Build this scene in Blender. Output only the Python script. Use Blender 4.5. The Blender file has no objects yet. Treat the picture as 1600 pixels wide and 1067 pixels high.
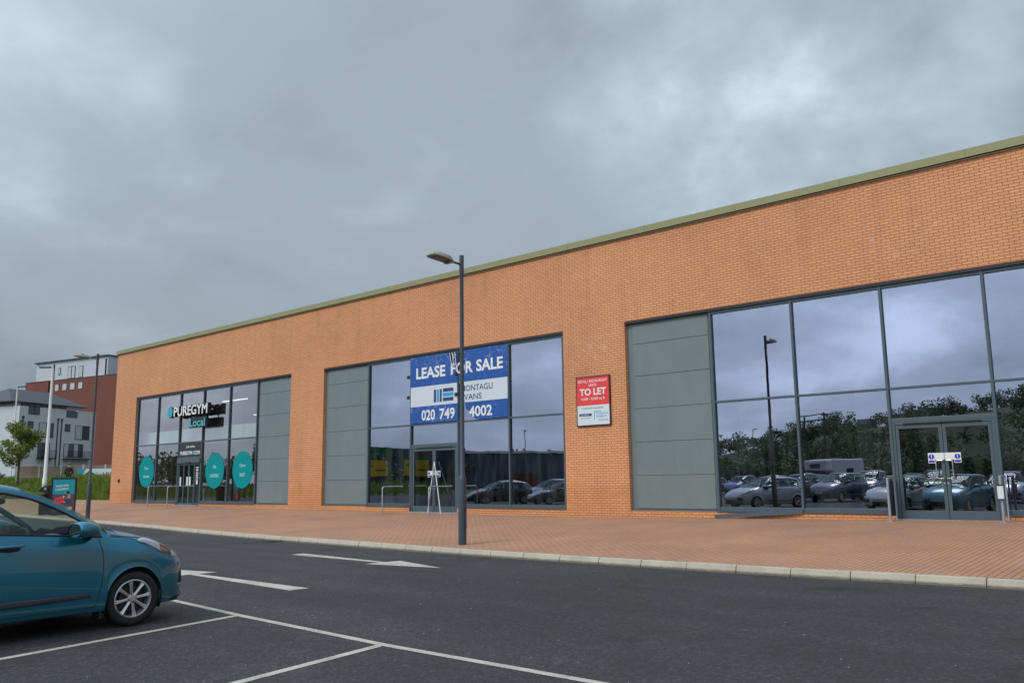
import bpy, bmesh, math, random
from mathutils import Vector, Matrix, noise
random.seed(7)
R = math.radians
scene = bpy.context.scene
COL = scene.collection

# ---------------------------------------------------------------- camera
cam_d = bpy.data.cameras.new('camera'); cam = bpy.data.objects.new('camera', cam_d)
COL.objects.link(cam); scene.camera = cam
cam_d.sensor_width = 36.0; cam_d.lens = 1342.8 / 1600 * 36; cam_d.clip_end = 3000; cam_d.clip_start = 0.1
cam.matrix_world = (Matrix.Translation((0, 0, 1.55)) @ Matrix.Rotation(R(41.2844), 4, 'Z')
                    @ Matrix.Rotation(R(90 + 9.1758), 4, 'X') @ Matrix.Rotation(R(-0.7311), 4, 'Z'))

# ---------------------------------------------------------------- world: overcast sky over a Nishita sky
SUN_EL, SUN_AZ = 48.0, 197.0     # azimuth measured from +Y clockwise; the sun stands behind the camera
w = bpy.data.worlds.new('World'); scene.world = w; w.use_nodes = True
nt = w.node_tree; nt.nodes.clear()
def wn(t, **k):
    n = nt.nodes.new(t)
    for a, b in k.items(): setattr(n, a, b)
    return n
L = nt.links.new
out = wn('ShaderNodeOutputWorld'); bg = wn('ShaderNodeBackground'); bg.inputs['Strength'].default_value = 0.1
L(bg.outputs[0], out.inputs[0])
sky = wn('ShaderNodeTexSky', sky_type='NISHITA', sun_disc=False)
sky.sun_elevation = R(SUN_EL); sky.sun_rotation = R(SUN_AZ); sky.air_density = 1.2; sky.dust_density = 2.0
tc = wn('ShaderNodeTexCoord'); sep = wn('ShaderNodeSeparateXYZ'); L(tc.outputs['Generated'], sep.inputs[0])
def M(op, a, b=None, c=None, clamp=False):
    n = wn('ShaderNodeMath', operation=op); n.use_clamp = clamp
    for i, v in enumerate((a, b, c)):
        if v is None: continue
        if isinstance(v, (int, float)): n.inputs[i].default_value = v
        else: L(v, n.inputs[i])
    return n.outputs[0]
zz = M('ADD', M('MAXIMUM', sep.outputs[2], 0.0), 0.42)
px = M('DIVIDE', sep.outputs[0], zz); py = M('DIVIDE', sep.outputs[1], zz)
cmb = wn('ShaderNodeCombineXYZ'); L(px, cmb.inputs[0]); L(py, cmb.inputs[1])
def wnoise(scale, detail, rough, off, dist=0.0):
    mp = wn('ShaderNodeMapping'); mp.inputs['Location'].default_value = off; L(cmb.outputs[0], mp.inputs[0])
    n = wn('ShaderNodeTexNoise'); n.inputs['Scale'].default_value = scale; n.inputs['Detail'].default_value = detail
    n.inputs['Roughness'].default_value = rough; n.inputs['Distortion'].default_value = dist
    L(mp.outputs[0], n.inputs['Vector']); return n.outputs['Fac']
n1 = wnoise(1.5, 8, 0.5, (5.5, 8.1, 0), 0.25)
n2 = wnoise(4.2, 7, 0.55, (3.3, 3.2, 0), 0.3)
cl = M('ADD', M('MULTIPLY', n1, 0.65), M('MULTIPLY', n2, 0.35))
ramp = wn('ShaderNodeValToRGB'); L(cl, ramp.inputs[0])
ramp.color_ramp.interpolation = 'EASE'
e = ramp.color_ramp.elements
e[0].position = 0.34; e[0].color = (0.305, 0.372, 0.430, 1)
e[1].position = 0.68; e[1].color = (0.56, 0.655, 0.755, 1)
m_ = ramp.color_ramp.elements.new(0.52); m_.color = (0.405, 0.488, 0.565, 1)
# the cloud deck is thinner and brighter high up and behind the photographer
vm = wn('ShaderNodeVectorMath', operation='DOT_PRODUCT'); L(tc.outputs['Generated'], vm.inputs[0])
vm.inputs[1].default_value = Vector((-0.12, -0.72, 0.68)).normalized()
br = wn('ShaderNodeMapRange'); br.interpolation_type = 'SMOOTHSTEP'
L(vm.outputs['Value'], br.inputs[0]); br.inputs[1].default_value = -0.05; br.inputs[2].default_value = 1.0
br.inputs[3].default_value = 0.92; br.inputs[4].default_value = 2.6
# a thinner patch in the deck high above the right half of the building
vp = wn('ShaderNodeVectorMath', operation='DOT_PRODUCT'); L(tc.outputs['Generated'], vp.inputs[0]); vp.inputs[1].default_value = (-0.33, 0.84, 0.43)
pt = wn('ShaderNodeMapRange'); pt.interpolation_type = 'SMOOTHSTEP'; L(vp.outputs['Value'], pt.inputs[0])
pt.inputs[1].default_value = 0.955; pt.inputs[2].default_value = 1.0; pt.inputs[3].default_value = 0.0; pt.inputs[4].default_value = 1.0
pk = M('ADD', 1.0, M('MULTIPLY', pt.outputs[0], M('MULTIPLY', M('SUBTRACT', n2, 0.3), 1.5)))
dk = wn('ShaderNodeMapRange'); dk.interpolation_type = 'SMOOTHSTEP'; L(sep.outputs[2], dk.inputs[0])
dk.inputs[1].default_value = -0.02; dk.inputs[2].default_value = 0.35; dk.inputs[3].default_value = 0.80; dk.inputs[4].default_value = 1.0
sth = wn('ShaderNodeMapRange'); L(sep.outputs[1], sth.inputs[0]); sth.inputs[1].default_value = 0.05; sth.inputs[2].default_value = -0.25; sth.inputs[3].default_value = 0.0; sth.inputs[4].default_value = 2.0
pat = M('MAXIMUM', M('ADD', 1.0, M('MULTIPLY', sth.outputs[0], M('SUBTRACT', cl, 0.5))), 0.4)
brt = M('MULTIPLY', M('MULTIPLY', M('MULTIPLY', br.outputs[0], pk), dk.outputs[0]), pat)
lm = wn('ShaderNodeVectorMath', operation='SCALE'); L(ramp.outputs[0], lm.inputs[0]); L(brt, lm.inputs['Scale'])
sc10 = wn('ShaderNodeVectorMath', operation='SCALE'); L(lm.outputs[0], sc10.inputs[0]); sc10.inputs['Scale'].default_value = 10.0
mix = wn('ShaderNodeMix', data_type='RGBA'); mix.inputs[0].default_value = 0.95
L(sky.outputs[0], mix.inputs[6]); L(sc10.outputs[0], mix.inputs[7]); L(mix.outputs[2], bg.inputs[0])

sun_d = bpy.data.lights.new('sun', 'SUN'); sun = bpy.data.objects.new('sun', sun_d); COL.objects.link(sun)
sun_d.energy = 1.5; sun_d.angle = R(18); sun_d.color = (1.0, 0.95, 0.88)
az = R(SUN_AZ); sdir = Vector((math.sin(az) * math.cos(R(SUN_EL)), math.cos(az) * math.cos(R(SUN_EL)), math.sin(R(SUN_EL))))
sun.rotation_euler = sdir.to_track_quat('Z', 'Y').to_euler()

vs = scene.view_settings; vs.view_transform = 'Standard'; vs.look = 'None'; vs.gamma = 1.0; vs.use_curve_mapping = False
vs.exposure = 0.0
scene.cycles.max_bounces = 8; scene.cycles.transparent_max_bounces = 12
scene.cycles.caustics_reflective = False; scene.cycles.caustics_refractive = False

# ---------------------------------------------------------------- materials
class NT:
    def __init__(s, name):
        s.m = bpy.data.materials.new(name); s.m.use_nodes = True; s.t = s.m.node_tree; s.t.nodes.clear()
        s.out = s.n('ShaderNodeOutputMaterial')
    def n(s, t, **k):
        x = s.t.nodes.new(t)
        for a, b in k.items(): setattr(x, a, b)
        return x
    def l(s, a, b): s.t.links.new(a, b)
    def set(s, x, **k):
        for a, b in k.items():
            i = x.inputs[a.replace('_', ' ')]
            if hasattr(b, 'is_linked') or isinstance(b, bpy.types.NodeSocket): s.l(b, i)
            else: i.default_value = b
    def math(s, op, a, b=None, clamp=False):
        x = s.n('ShaderNodeMath', operation=op); x.use_clamp = clamp
        for i, v in enumerate((a, b)):
            if v is None: continue
            if isinstance(v, (int, float)): x.inputs[i].default_value = v
            else: s.l(v, x.inputs[i])
        return x.outputs[0]
    def noise(s, vec, scale, detail=3, rough=0.5, dist=0.0):
        x = s.n('ShaderNodeTexNoise')
        if vec is not None: s.l(vec, x.inputs['Vector'])
        x.inputs['Scale'].default_value = scale; x.inputs['Detail'].default_value = detail
        x.inputs['Roughness'].default_value = rough; x.inputs['Distortion'].default_value = dist
        return x
    def ramp(s, fac, stops, interp='LINEAR'):
        x = s.n('ShaderNodeValToRGB'); s.l(fac, x.inputs[0]); cr = x.color_ramp; cr.interpolation = interp
        cr.elements[0].position, cr.elements[0].color = stops[0][0], c4(stops[0][1])
        cr.elements[1].position, cr.elements[1].color = stops[-1][0], c4(stops[-1][1])
        for p_, c_ in stops[1:-1]:
            q = cr.elements.new(p_); q.color = c4(c_)
        return x.outputs[0]
    def mix(s, fac, a, b, mode='MIX'):
        x = s.n('ShaderNodeMix', data_type='RGBA', blend_type=mode)
        for i, v in ((0, fac), (6, a), (7, b)):
            if isinstance(v, (int, float)): x.inputs[i].default_value = v
            elif isinstance(v, (tuple, list)): x.inputs[i].default_value = c4(v)
            else: s.l(v, x.inputs[i])
        return x.outputs[2]
    def bump(s, h, strength=0.3, dist=0.01):
        x = s.n('ShaderNodeBump'); s.l(h, x.inputs['Height']); x.inputs['Strength'].default_value = strength
        x.inputs['Distance'].default_value = dist; return x.outputs[0]
    def bsdf(s, **k):
        b = s.n('ShaderNodeBsdfPrincipled'); s.set(b, **k); s.l(b.outputs[0], s.out.inputs[0]); return b
def c4(c):
    if isinstance(c, (int, float)): return (c, c, c, 1)
    return (c[0], c[1], c[2], 1)

def plain(name, col, rough=0.6, metal=0.0, var=0.12, scale=6.0, coat=0.0, bump=0.0, spec=0.5):
    t = NT(name); co = t.n('ShaderNodeTexCoord').outputs['Object']
    n = t.noise(co, scale, 5, 0.6)
    c = t.mix(n.outputs['Fac'], [v * (1 - var) for v in col], [min(1, v * (1 + var)) for v in col])
    rr = t.math('ADD', t.math('MULTIPLY', n.outputs['Fac'], 0.16), rough - 0.08)
    k = dict(Base_Color=c, Roughness=rr, Metallic=metal, Coat_Weight=coat)
    if bump: k['Normal'] = t.bump(t.noise(co, scale * 12, 3).outputs['Fac'], bump, 0.004)
    b = t.bsdf(**k); b.inputs['Specular IOR Level'].default_value = spec
    return t.m

def wall_uv(t):
    tcn = t.n('ShaderNodeTexCoord'); s1 = t.n('ShaderNodeSeparateXYZ'); t.l(tcn.outputs['Object'], s1.inputs[0])
    s2 = t.n('ShaderNodeSeparateXYZ'); t.l(tcn.outputs['Normal'], s2.inputs[0])
    ax = t.math('GREATER_THAN', t.math('ABSOLUTE', s2.outputs[0]), 0.7)
    u = t.math('ADD', t.math('MULTIPLY', s1.outputs[1], ax), t.math('MULTIPLY', s1.outputs[0], t.math('SUBTRACT', 1.0, ax)))
    cb = t.n('ShaderNodeCombineXYZ'); t.l(u, cb.inputs[0]); t.l(s1.outputs[2], cb.inputs[1])
    return cb.outputs[0], s1, tcn.outputs['Object']

BLOOM = [(-5.98, 7.64, 0.1), (-5.57, 7.58, 0.1), (-6.53, 6.98, 0.15), (-6.08, 7.01, 0.08), (-7.09, 7.47, 0.12), (-7.11, 7.19, 0.08), (-10.15, 7.71, 0.08), (-11.95, 6.79, 0.08), (-4.4, 7.51, 0.07), (-3.96, 7.5, 0.08), (-16.26, 5.62, 0.1), (-16.01, 5.74, 0.16), (-15.44, 5.63, 0.16), (-16.45, 5.48, 0.1), (-15.82, 5.39, 0.1), (-44.55, 7.17, 0.16), (-45.42, 7.18, 0.12), (-43.7, 7.13, 0.1), (-49.08, 3.38, 0.14), (-32.35, 2.46, 0.12), (-32.16, 1.46, 0.16), (-7.72, 7.0, 0.08)]
def brick_mat(name, ca, cb, mortar, weather=True, bw=0.225, bh=0.075, ms=0.011):
    t = NT(name); uv, s1, ob = wall_uv(t)
    b = t.n('ShaderNodeTexBrick'); t.l(uv, b.inputs['Vector'])
    b.offset = 0.5; b.inputs['Scale'].default_value = 1.0
    b.inputs['Brick Width'].default_value = bw; b.inputs['Row Height'].default_value = bh
    b.inputs['Mortar Size'].default_value = ms * 0.72; b.inputs['Mortar Smooth'].default_value = 0.15
    b.inputs['Bias'].default_value = 0.0
    b.inputs['Color1'].default_value = c4(ca); b.inputs['Color2'].default_value = c4(cb); b.inputs['Mortar'].default_value = c4(mortar)
    big = t.noise(ob, 0.35, 4, 0.6).outputs['Fac']; fine = t.noise(ob, 38, 3, 0.6).outputs['Fac']
    c = t.mix(1.0, b.outputs['Color'], t.ramp(big, [(0.3, (0.92, 0.90, 0.92)), (0.5, (1.0, 1.0, 1.02)), (0.7, (1.06, 1.08, 1.02))]), 'MULTIPLY')
    c = t.mix(0.5, c, t.ramp(fine, [(0.3, 0.82), (0.7, 1.16)]), 'MULTIPLY')
    if weather:
        # tide of damp, yellower brick low down; its edge wanders
        edge = t.math('ADD', s1.outputs[2], t.math('MULTIPLY', t.noise(ob, 0.6, 4, 0.6).outputs['Fac'], -0.9))
        low = t.ramp(edge, [(0.75, 1.0), (1.0, 0.0)])
        c = t.mix(t.math('MULTIPLY', low, 0.55), c, t.mix(1.0, c, (0.86, 0.83, 0.62), 'MULTIPLY'))
        # scattered lime bloom on single bricks
        acc = None
        for bx, bz, br_ in BLOOM:
            dd = t.n('ShaderNodeVectorMath', operation='DISTANCE'); t.l(uv, dd.inputs[0]); dd.inputs[1].default_value = (bx, bz, 0)
            q_ = t.math('SUBTRACT', 1.0, t.math('DIVIDE', dd.outputs['Value'], br_ * 0.75), clamp=True)
            acc = q_ if acc is None else t.math('ADD', acc, q_)
        grit = t.ramp(t.noise(ob, 22, 3, 0.7).outputs['Fac'], [(0.40, 0.0), (0.6, 1.0)])
        k = t.math('MULTIPLY', t.math('MULTIPLY', acc, 1.6, clamp=True), t.math('MULTIPLY', grit, 0.5))
        c = t.mix(k, c, (0.66, 0.6, 0.55))
        # faint vertical rain streaks under the coping
        stv = t.n('ShaderNodeMapping'); t.l(uv, stv.inputs[0]); stv.inputs['Scale'].default_value = (1.3, 0.08, 1)
        st = t.ramp(t.noise(stv.outputs[0], 1.6, 5, 0.65).outputs['Fac'], [(0.5, 1.0), (0.75, 0.86)])
        c = t.mix(1.0, c, st, 'MULTIPLY')
    t.bsdf(Base_Color=c, Roughness=0.9, Normal=t.bump(t.math('ADD', t.math('MULTIPLY', b.outputs['Fac'], -1.0), t.math('MULTIPLY', fine, 0.3)), 0.45, 0.006))
    return t.m

def asphalt_mat():
    t = NT('asphalt'); ob = t.n('ShaderNodeTexCoord').outputs['Object']
    big = t.noise(ob, 0.16, 5, 0.6, 0.4).outputs['Fac']; mid = t.noise(ob, 1.3, 5, 0.65).outputs['Fac']
    v = t.n('ShaderNodeTexVoronoi'); t.l(ob, v.inputs['Vector']); v.inputs['Scale'].default_value = 42
    v2 = t.n('ShaderNodeTexVoronoi'); t.l(ob, v2.inputs['Vector']); v2.inputs['Scale'].default_value = 21
    f = t.noise(ob, 30, 4, 0.8).outputs['Fac']
    c = t.ramp(big, [(0.35, (0.026, 0.027, 0.030)), (0.65, (0.043, 0.044, 0.047))])
    c = t.mix(0.8, c, t.ramp(mid, [(0.3, 0.66), (0.7, 1.3)]), 'MULTIPLY')
    bw_ = t.n('ShaderNodeSeparateColor'); t.l(v.outputs['Color'], bw_.inputs[0]); bw2 = t.n('ShaderNodeSeparateColor'); t.l(v2.outputs['Color'], bw2.inputs[0])
    c = t.mix(1.0, c, t.ramp(bw_.outputs[0], [(0.0, 0.65), (0.6, 1.0), (0.9, 1.25), (1.0, 1.8)]), 'MULTIPLY')
    c = t.mix(0.7, c, t.ramp(bw2.outputs[1], [(0.0, 0.75), (0.7, 1.03), (1.0, 1.4)]), 'MULTIPLY')
    c = t.mix(1.0, c, t.ramp(f, [(0.36, 0.7), (0.5, 1.0), (0.66, 1.35)]), 'MULTIPLY')
    sc = t.ramp(t.noise(ob, 0.9, 6, 0.7, 0.8).outputs['Fac'], [(0.60, 0.0), (0.78, 1.0)])
    c = t.mix(t.math('MULTIPLY', sc, 0.35), c, (0.11, 0.11, 0.108))
    oil = t.ramp(t.noise(ob, 0.75, 3, 0.5, 0.3).outputs['Fac'], [(0.27, 0.45), (0.36, 1.0)])
    c = t.mix(1.0, c, oil, 'MULTIPLY')
    # rubbed wheel tracks along the aisle
    tr = t.n('ShaderNodeMapping'); t.l(ob, tr.inputs[0]); tr.inputs['Scale'].default_value = (0.06, 1.1, 1)
    c = t.mix(0.8, c, t.ramp(t.noise(tr.outputs[0], 1.0, 3, 0.5).outputs['Fac'], [(0.35, 0.82), (0.65, 1.15)]), 'MULTIPLY')
    t.bsdf(Base_Color=c, Roughness=t.ramp(mid, [(0.3, 0.75), (0.7, 0.9)]), Normal=t.bump(t.math('ADD', f, v.outputs['Distance']), 0.8, 0.012))
    return t.m

def paver_mat():
    t = NT('block_paving'); tcn = t.n('ShaderNodeTexCoord'); s1 = t.n('ShaderNodeSeparateXYZ'); t.l(tcn.outputs['Object'], s1.inputs[0])
    cb = t.n('ShaderNodeCombineXYZ'); t.l(s1.outputs[1], cb.inputs[0]); t.l(s1.outputs[0], cb.inputs[1])
    b = t.n('ShaderNodeTexBrick'); t.l(cb.outputs[0], b.inputs['Vector']); b.inputs['Scale'].default_value = 1.0
    b.inputs['Brick Width'].default_value = 0.21; b.inputs['Row Height'].default_value = 0.105
    b.inputs['Mortar Size'].default_value = 0.0065; b.inputs['Mortar Smooth'].default_value = 0.3; b.inputs['Bias'].default_value = -0.1
    b.inputs['Color1'].default_value = (0.455, 0.23, 0.135, 1); b.inputs['Color2'].default_value = (0.39, 0.215, 0.145, 1)
    b.inputs['Mortar'].default_value = (0.10, 0.055, 0.035, 1)
    ob = tcn.outputs['Object']
    # per-block third tone
    sn = t.n('ShaderNodeVectorMath', operation='SNAP'); t.l(cb.outputs[0], sn.inputs[0]); sn.inputs[1].default_value = (0.21, 0.105, 1)
    wnn = t.n('ShaderNodeTexWhiteNoise', noise_dimensions='3D'); t.l(sn.outputs[0], wnn.inputs[0])
    c = t.mix(t.ramp(wnn.outputs['Value'], [(0.7, 0.0), (0.95, 0.3)]), b.outputs['Color'], (0.44, 0.26, 0.12))
    c = t.mix(b.outputs['Fac'], c, (0.085, 0.045, 0.028))
    big = t.noise(ob, 0.5, 5, 0.65).outputs['Fac']
    c = t.mix(1.0, c, t.ramp(big, [(0.3, 0.84), (0.7, 1.12)]), 'MULTIPLY')
    c = t.mix(0.7, c, t.ramp(t.noise(ob, 45, 3, 0.7).outputs['Fac'], [(0.3, 0.78), (0.7, 1.2)]), 'MULTIPLY')
    stn = t.ramp(t.noise(ob, 1.7, 4, 0.6, 1.0).outputs['Fac'], [(0.64, 0.0), (0.74, 1.0)])
    c = t.mix(t.math('MULTIPLY', stn, 0.3), c, (0.2, 0.14, 0.11))
    t.bsdf(Base_Color=c, Roughness=0.88, Normal=t.bump(t.math('MULTIPLY', b.outputs['Fac'], -1.0), 0.4, 0.006))
    return t.m

def marking_mat():
    t = NT('road_paint'); ob = t.n('ShaderNodeTexCoord').outputs['Object']
    f = t.noise(ob, 45, 4, 0.8).outputs['Fac']; g = t.noise(ob, 3, 5, 0.7).outputs['Fac']
    wear = t.math('ADD', t.math('MULTIPLY', f, 0.6), t.math('MULTIPLY', g, 0.4))
    c = t.ramp(wear, [(0.38, (0.11, 0.11, 0.105)), (0.45, (0.38, 0.37, 0.32)), (0.6, (0.55, 0.54, 0.47))])
    t.bsdf(Base_Color=c, Roughness=0.7, Normal=t.bump(f, 0.5, 0.004)); return t.m

def kerb_mat():
    t = NT('kerb_concrete'); tcn = t.n('ShaderNodeTexCoord'); ob = tcn.outputs['Object']
    s = t.n('ShaderNodeSeparateXYZ'); t.l(ob, s.inputs[0])
    n = t.noise(ob, 2.0, 6, 0.7).outputs['Fac']; f = t.noise(ob, 60, 3, 0.7).outputs['Fac']
    c = t.ramp(n, [(0.3, (0.37, 0.325, 0.25)), (0.7, (0.50, 0.45, 0.355))])
    c = t.mix(0.6, c, t.ramp(f, [(0.3, 0.8), (0.7, 1.15)]), 'MULTIPLY')
    z = t.math('ADD', s.outputs[2], t.math('MULTIPLY', t.noise(ob, 9, 4, 0.7).outputs['Fac'], -0.05))
    dirt = t.ramp(z, [(-0.015, 1.0), (0.012, 0.0)])
    c = t.mix(t.math('MULTIPLY', dirt, 0.75), c, (0.13, 0.10, 0.07))
    t.bsdf(Base_Color=c, Roughness=0.9, Normal=t.bump(f, 0.3, 0.004)); return t.m

def clad_mat(name='grey_cladding', col=(0.168, 0.205, 0.205)):
    t = NT(name); tcn = t.n('ShaderNodeTexCoord'); ob = tcn.outputs['Object']
    mp = t.n('ShaderNodeMapping'); t.l(ob, mp.inputs[0]); mp.inputs['Scale'].default_value = (1.0, 1.0, 0.35)
    n = t.noise(mp.outputs[0], 2.2, 6, 0.7).outputs['Fac']; big = t.noise(ob, 0.6, 3).outputs['Fac']
    c = t.mix(1.0, tuple(col), t.ramp(n, [(0.3, 0.93), (0.7, 1.06)]), 'MULTIPLY')
    sm = t.ramp(t.noise(mp.outputs[0], 4.5, 6, 0.75, 0.5).outputs['Fac'], [(0.6, 0.0), (0.75, 1.0)])
    s = t.n('ShaderNodeSeparateXYZ'); t.l(ob, s.inputs[0])
    lo = t.ramp(s.outputs[2], [(1.2, 1.0), (2.2, 0.0)])
    c = t.mix(t.math('MULTIPLY', t.math('MULTIPLY', sm, lo), 0.35), c, (0.34, 0.33, 0.28))
    t.bsdf(Base_Color=c, Roughness=t.ramp(n, [(0.3, 0.42), (0.7, 0.55)]), Normal=t.bump(big, 0.25, 0.01)); return t.m

def glass_mat(name, refl_col, trans_col, fac, wob=0.25, wscale=0.9):
    t = NT(name); ob = t.n('ShaderNodeTexCoord').outputs['Object']
    g = t.n('ShaderNodeBsdfGlossy'); g.inputs['Roughness'].default_value = 0.0; g.inputs['Color'].default_value = c4(refl_col)
    tr = t.n('ShaderNodeBsdfTransparent'); tr.inputs['Color'].default_value = c4(trans_col)
    lw = t.n('ShaderNodeLayerWeight'); lw.inputs['Blend'].default_value = 0.5
    f = t.math('ADD', t.math('MULTIPLY', t.math('POWER', lw.outputs['Facing'], 5.0), 0.5), fac + 0.04, clamp=True)
    nb = t.bump(t.noise(ob, wscale, 2, 0.5).outputs['Fac'], wob, 0.004)
    t.l(nb, g.inputs['Normal'])
    mx = t.n('ShaderNodeMixShader'); t.l(f, mx.inputs[0]); t.l(tr.outputs[0], mx.inputs[1]); t.l(g.outputs[0], mx.inputs[2])
    mp = t.n('ShaderNodeMapping'); t.l(ob, mp.inputs[0]); mp.inputs['Scale'].default_value = (2.2, 2.2, 0.35)
    dst = t.ramp(t.noise(mp.outputs[0], 1.6, 6, 0.65, 0.4).outputs['Fac'], [(0.42, 0.0), (0.8, 0.08)])
    df = t.n('ShaderNodeBsdfDiffuse'); df.inputs[0].default_value = (0.42, 0.46, 0.44, 1)
    m2 = t.n('ShaderNodeMixShader'); t.l(dst, m2.inputs[0]); t.l(mx.outputs[0], m2.inputs[1]); t.l(df.outputs[0], m2.inputs[2])
    t.l(m2.outputs[0], t.out.inputs[0]); return t.m

def leaf_mat(name, c1, c2, c3):
    t = NT(name); ob = t.n('ShaderNodeTexCoord').outputs['Object']
    n = t.noise(ob, 1.2, 4, 0.6).outputs['Fac']; f = t.noise(ob, 13, 2, 0.6).outputs['Fac']
    c = t.ramp(t.math('ADD', t.math('MULTIPLY', n, 0.5), t.math('MULTIPLY', f, 0.5)), [(0.36, c1), (0.5, c2), (0.64, c3)])
    b = t.n('ShaderNodeBsdfPrincipled'); t.set(b, Base_Color=c, Roughness=0.6)
    tl = t.n('ShaderNodeBsdfTranslucent'); t.l(c, tl.inputs[0])
    mx = t.n('ShaderNodeMixShader'); mx.inputs[0].default_value = 0.25
    t.l(b.outputs[0], mx.inputs[1]); t.l(tl.outputs[0], mx.inputs[2]); t.l(mx.outputs[0], t.out.inputs[0]); return t.m

def emis(name, col, s):
    t = NT(name); e_ = t.n('ShaderNodeEmission'); e_.inputs[0].default_value = c4(col); e_.inputs[1].default_value = s
    t.l(e_.outputs[0], t.out.inputs[0]); return t.m

def banner_mat(name, col):
    # printed vinyl, creased and cracked into a net of fine pale lines
    t = NT(name); ob = t.n('ShaderNodeTexCoord').outputs['Object']
    nz = t.noise(ob, 2.0, 3, 0.6)
    vv = t.n('ShaderNodeVectorMath', operation='ADD'); t.l(ob, vv.inputs[0])
    sc = t.n('ShaderNodeVectorMath', operation='SCALE'); t.l(nz.outputs['Color'], sc.inputs[0]); sc.inputs['Scale'].default_value = 0.5
    t.l(sc.outputs[0], vv.inputs[1])
    v = t.n('ShaderNodeTexVoronoi', feature='DISTANCE_TO_EDGE'); t.l(vv.outputs[0], v.inputs['Vector']); v.inputs['Scale'].default_value = 3.2
    crack = t.ramp(v.outputs['Distance'], [(0.012, 1.0), (0.035, 0.0)])
    patch = t.ramp(t.noise(ob, 0.9, 3, 0.6).outputs['Fac'], [(0.48, 0.0), (0.6, 1.0)])
    c = t.mix(t.math('MULTIPLY', t.math('MULTIPLY', crack, patch), 0.32), tuple(col), (0.55, 0.62, 0.72))
    t.bsdf(Base_Color=c, Roughness=0.45, Normal=t.bump(t.noise(ob, 2.5, 4, 0.6).outputs['Fac'], 0.35, 0.03)); return t.m

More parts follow.
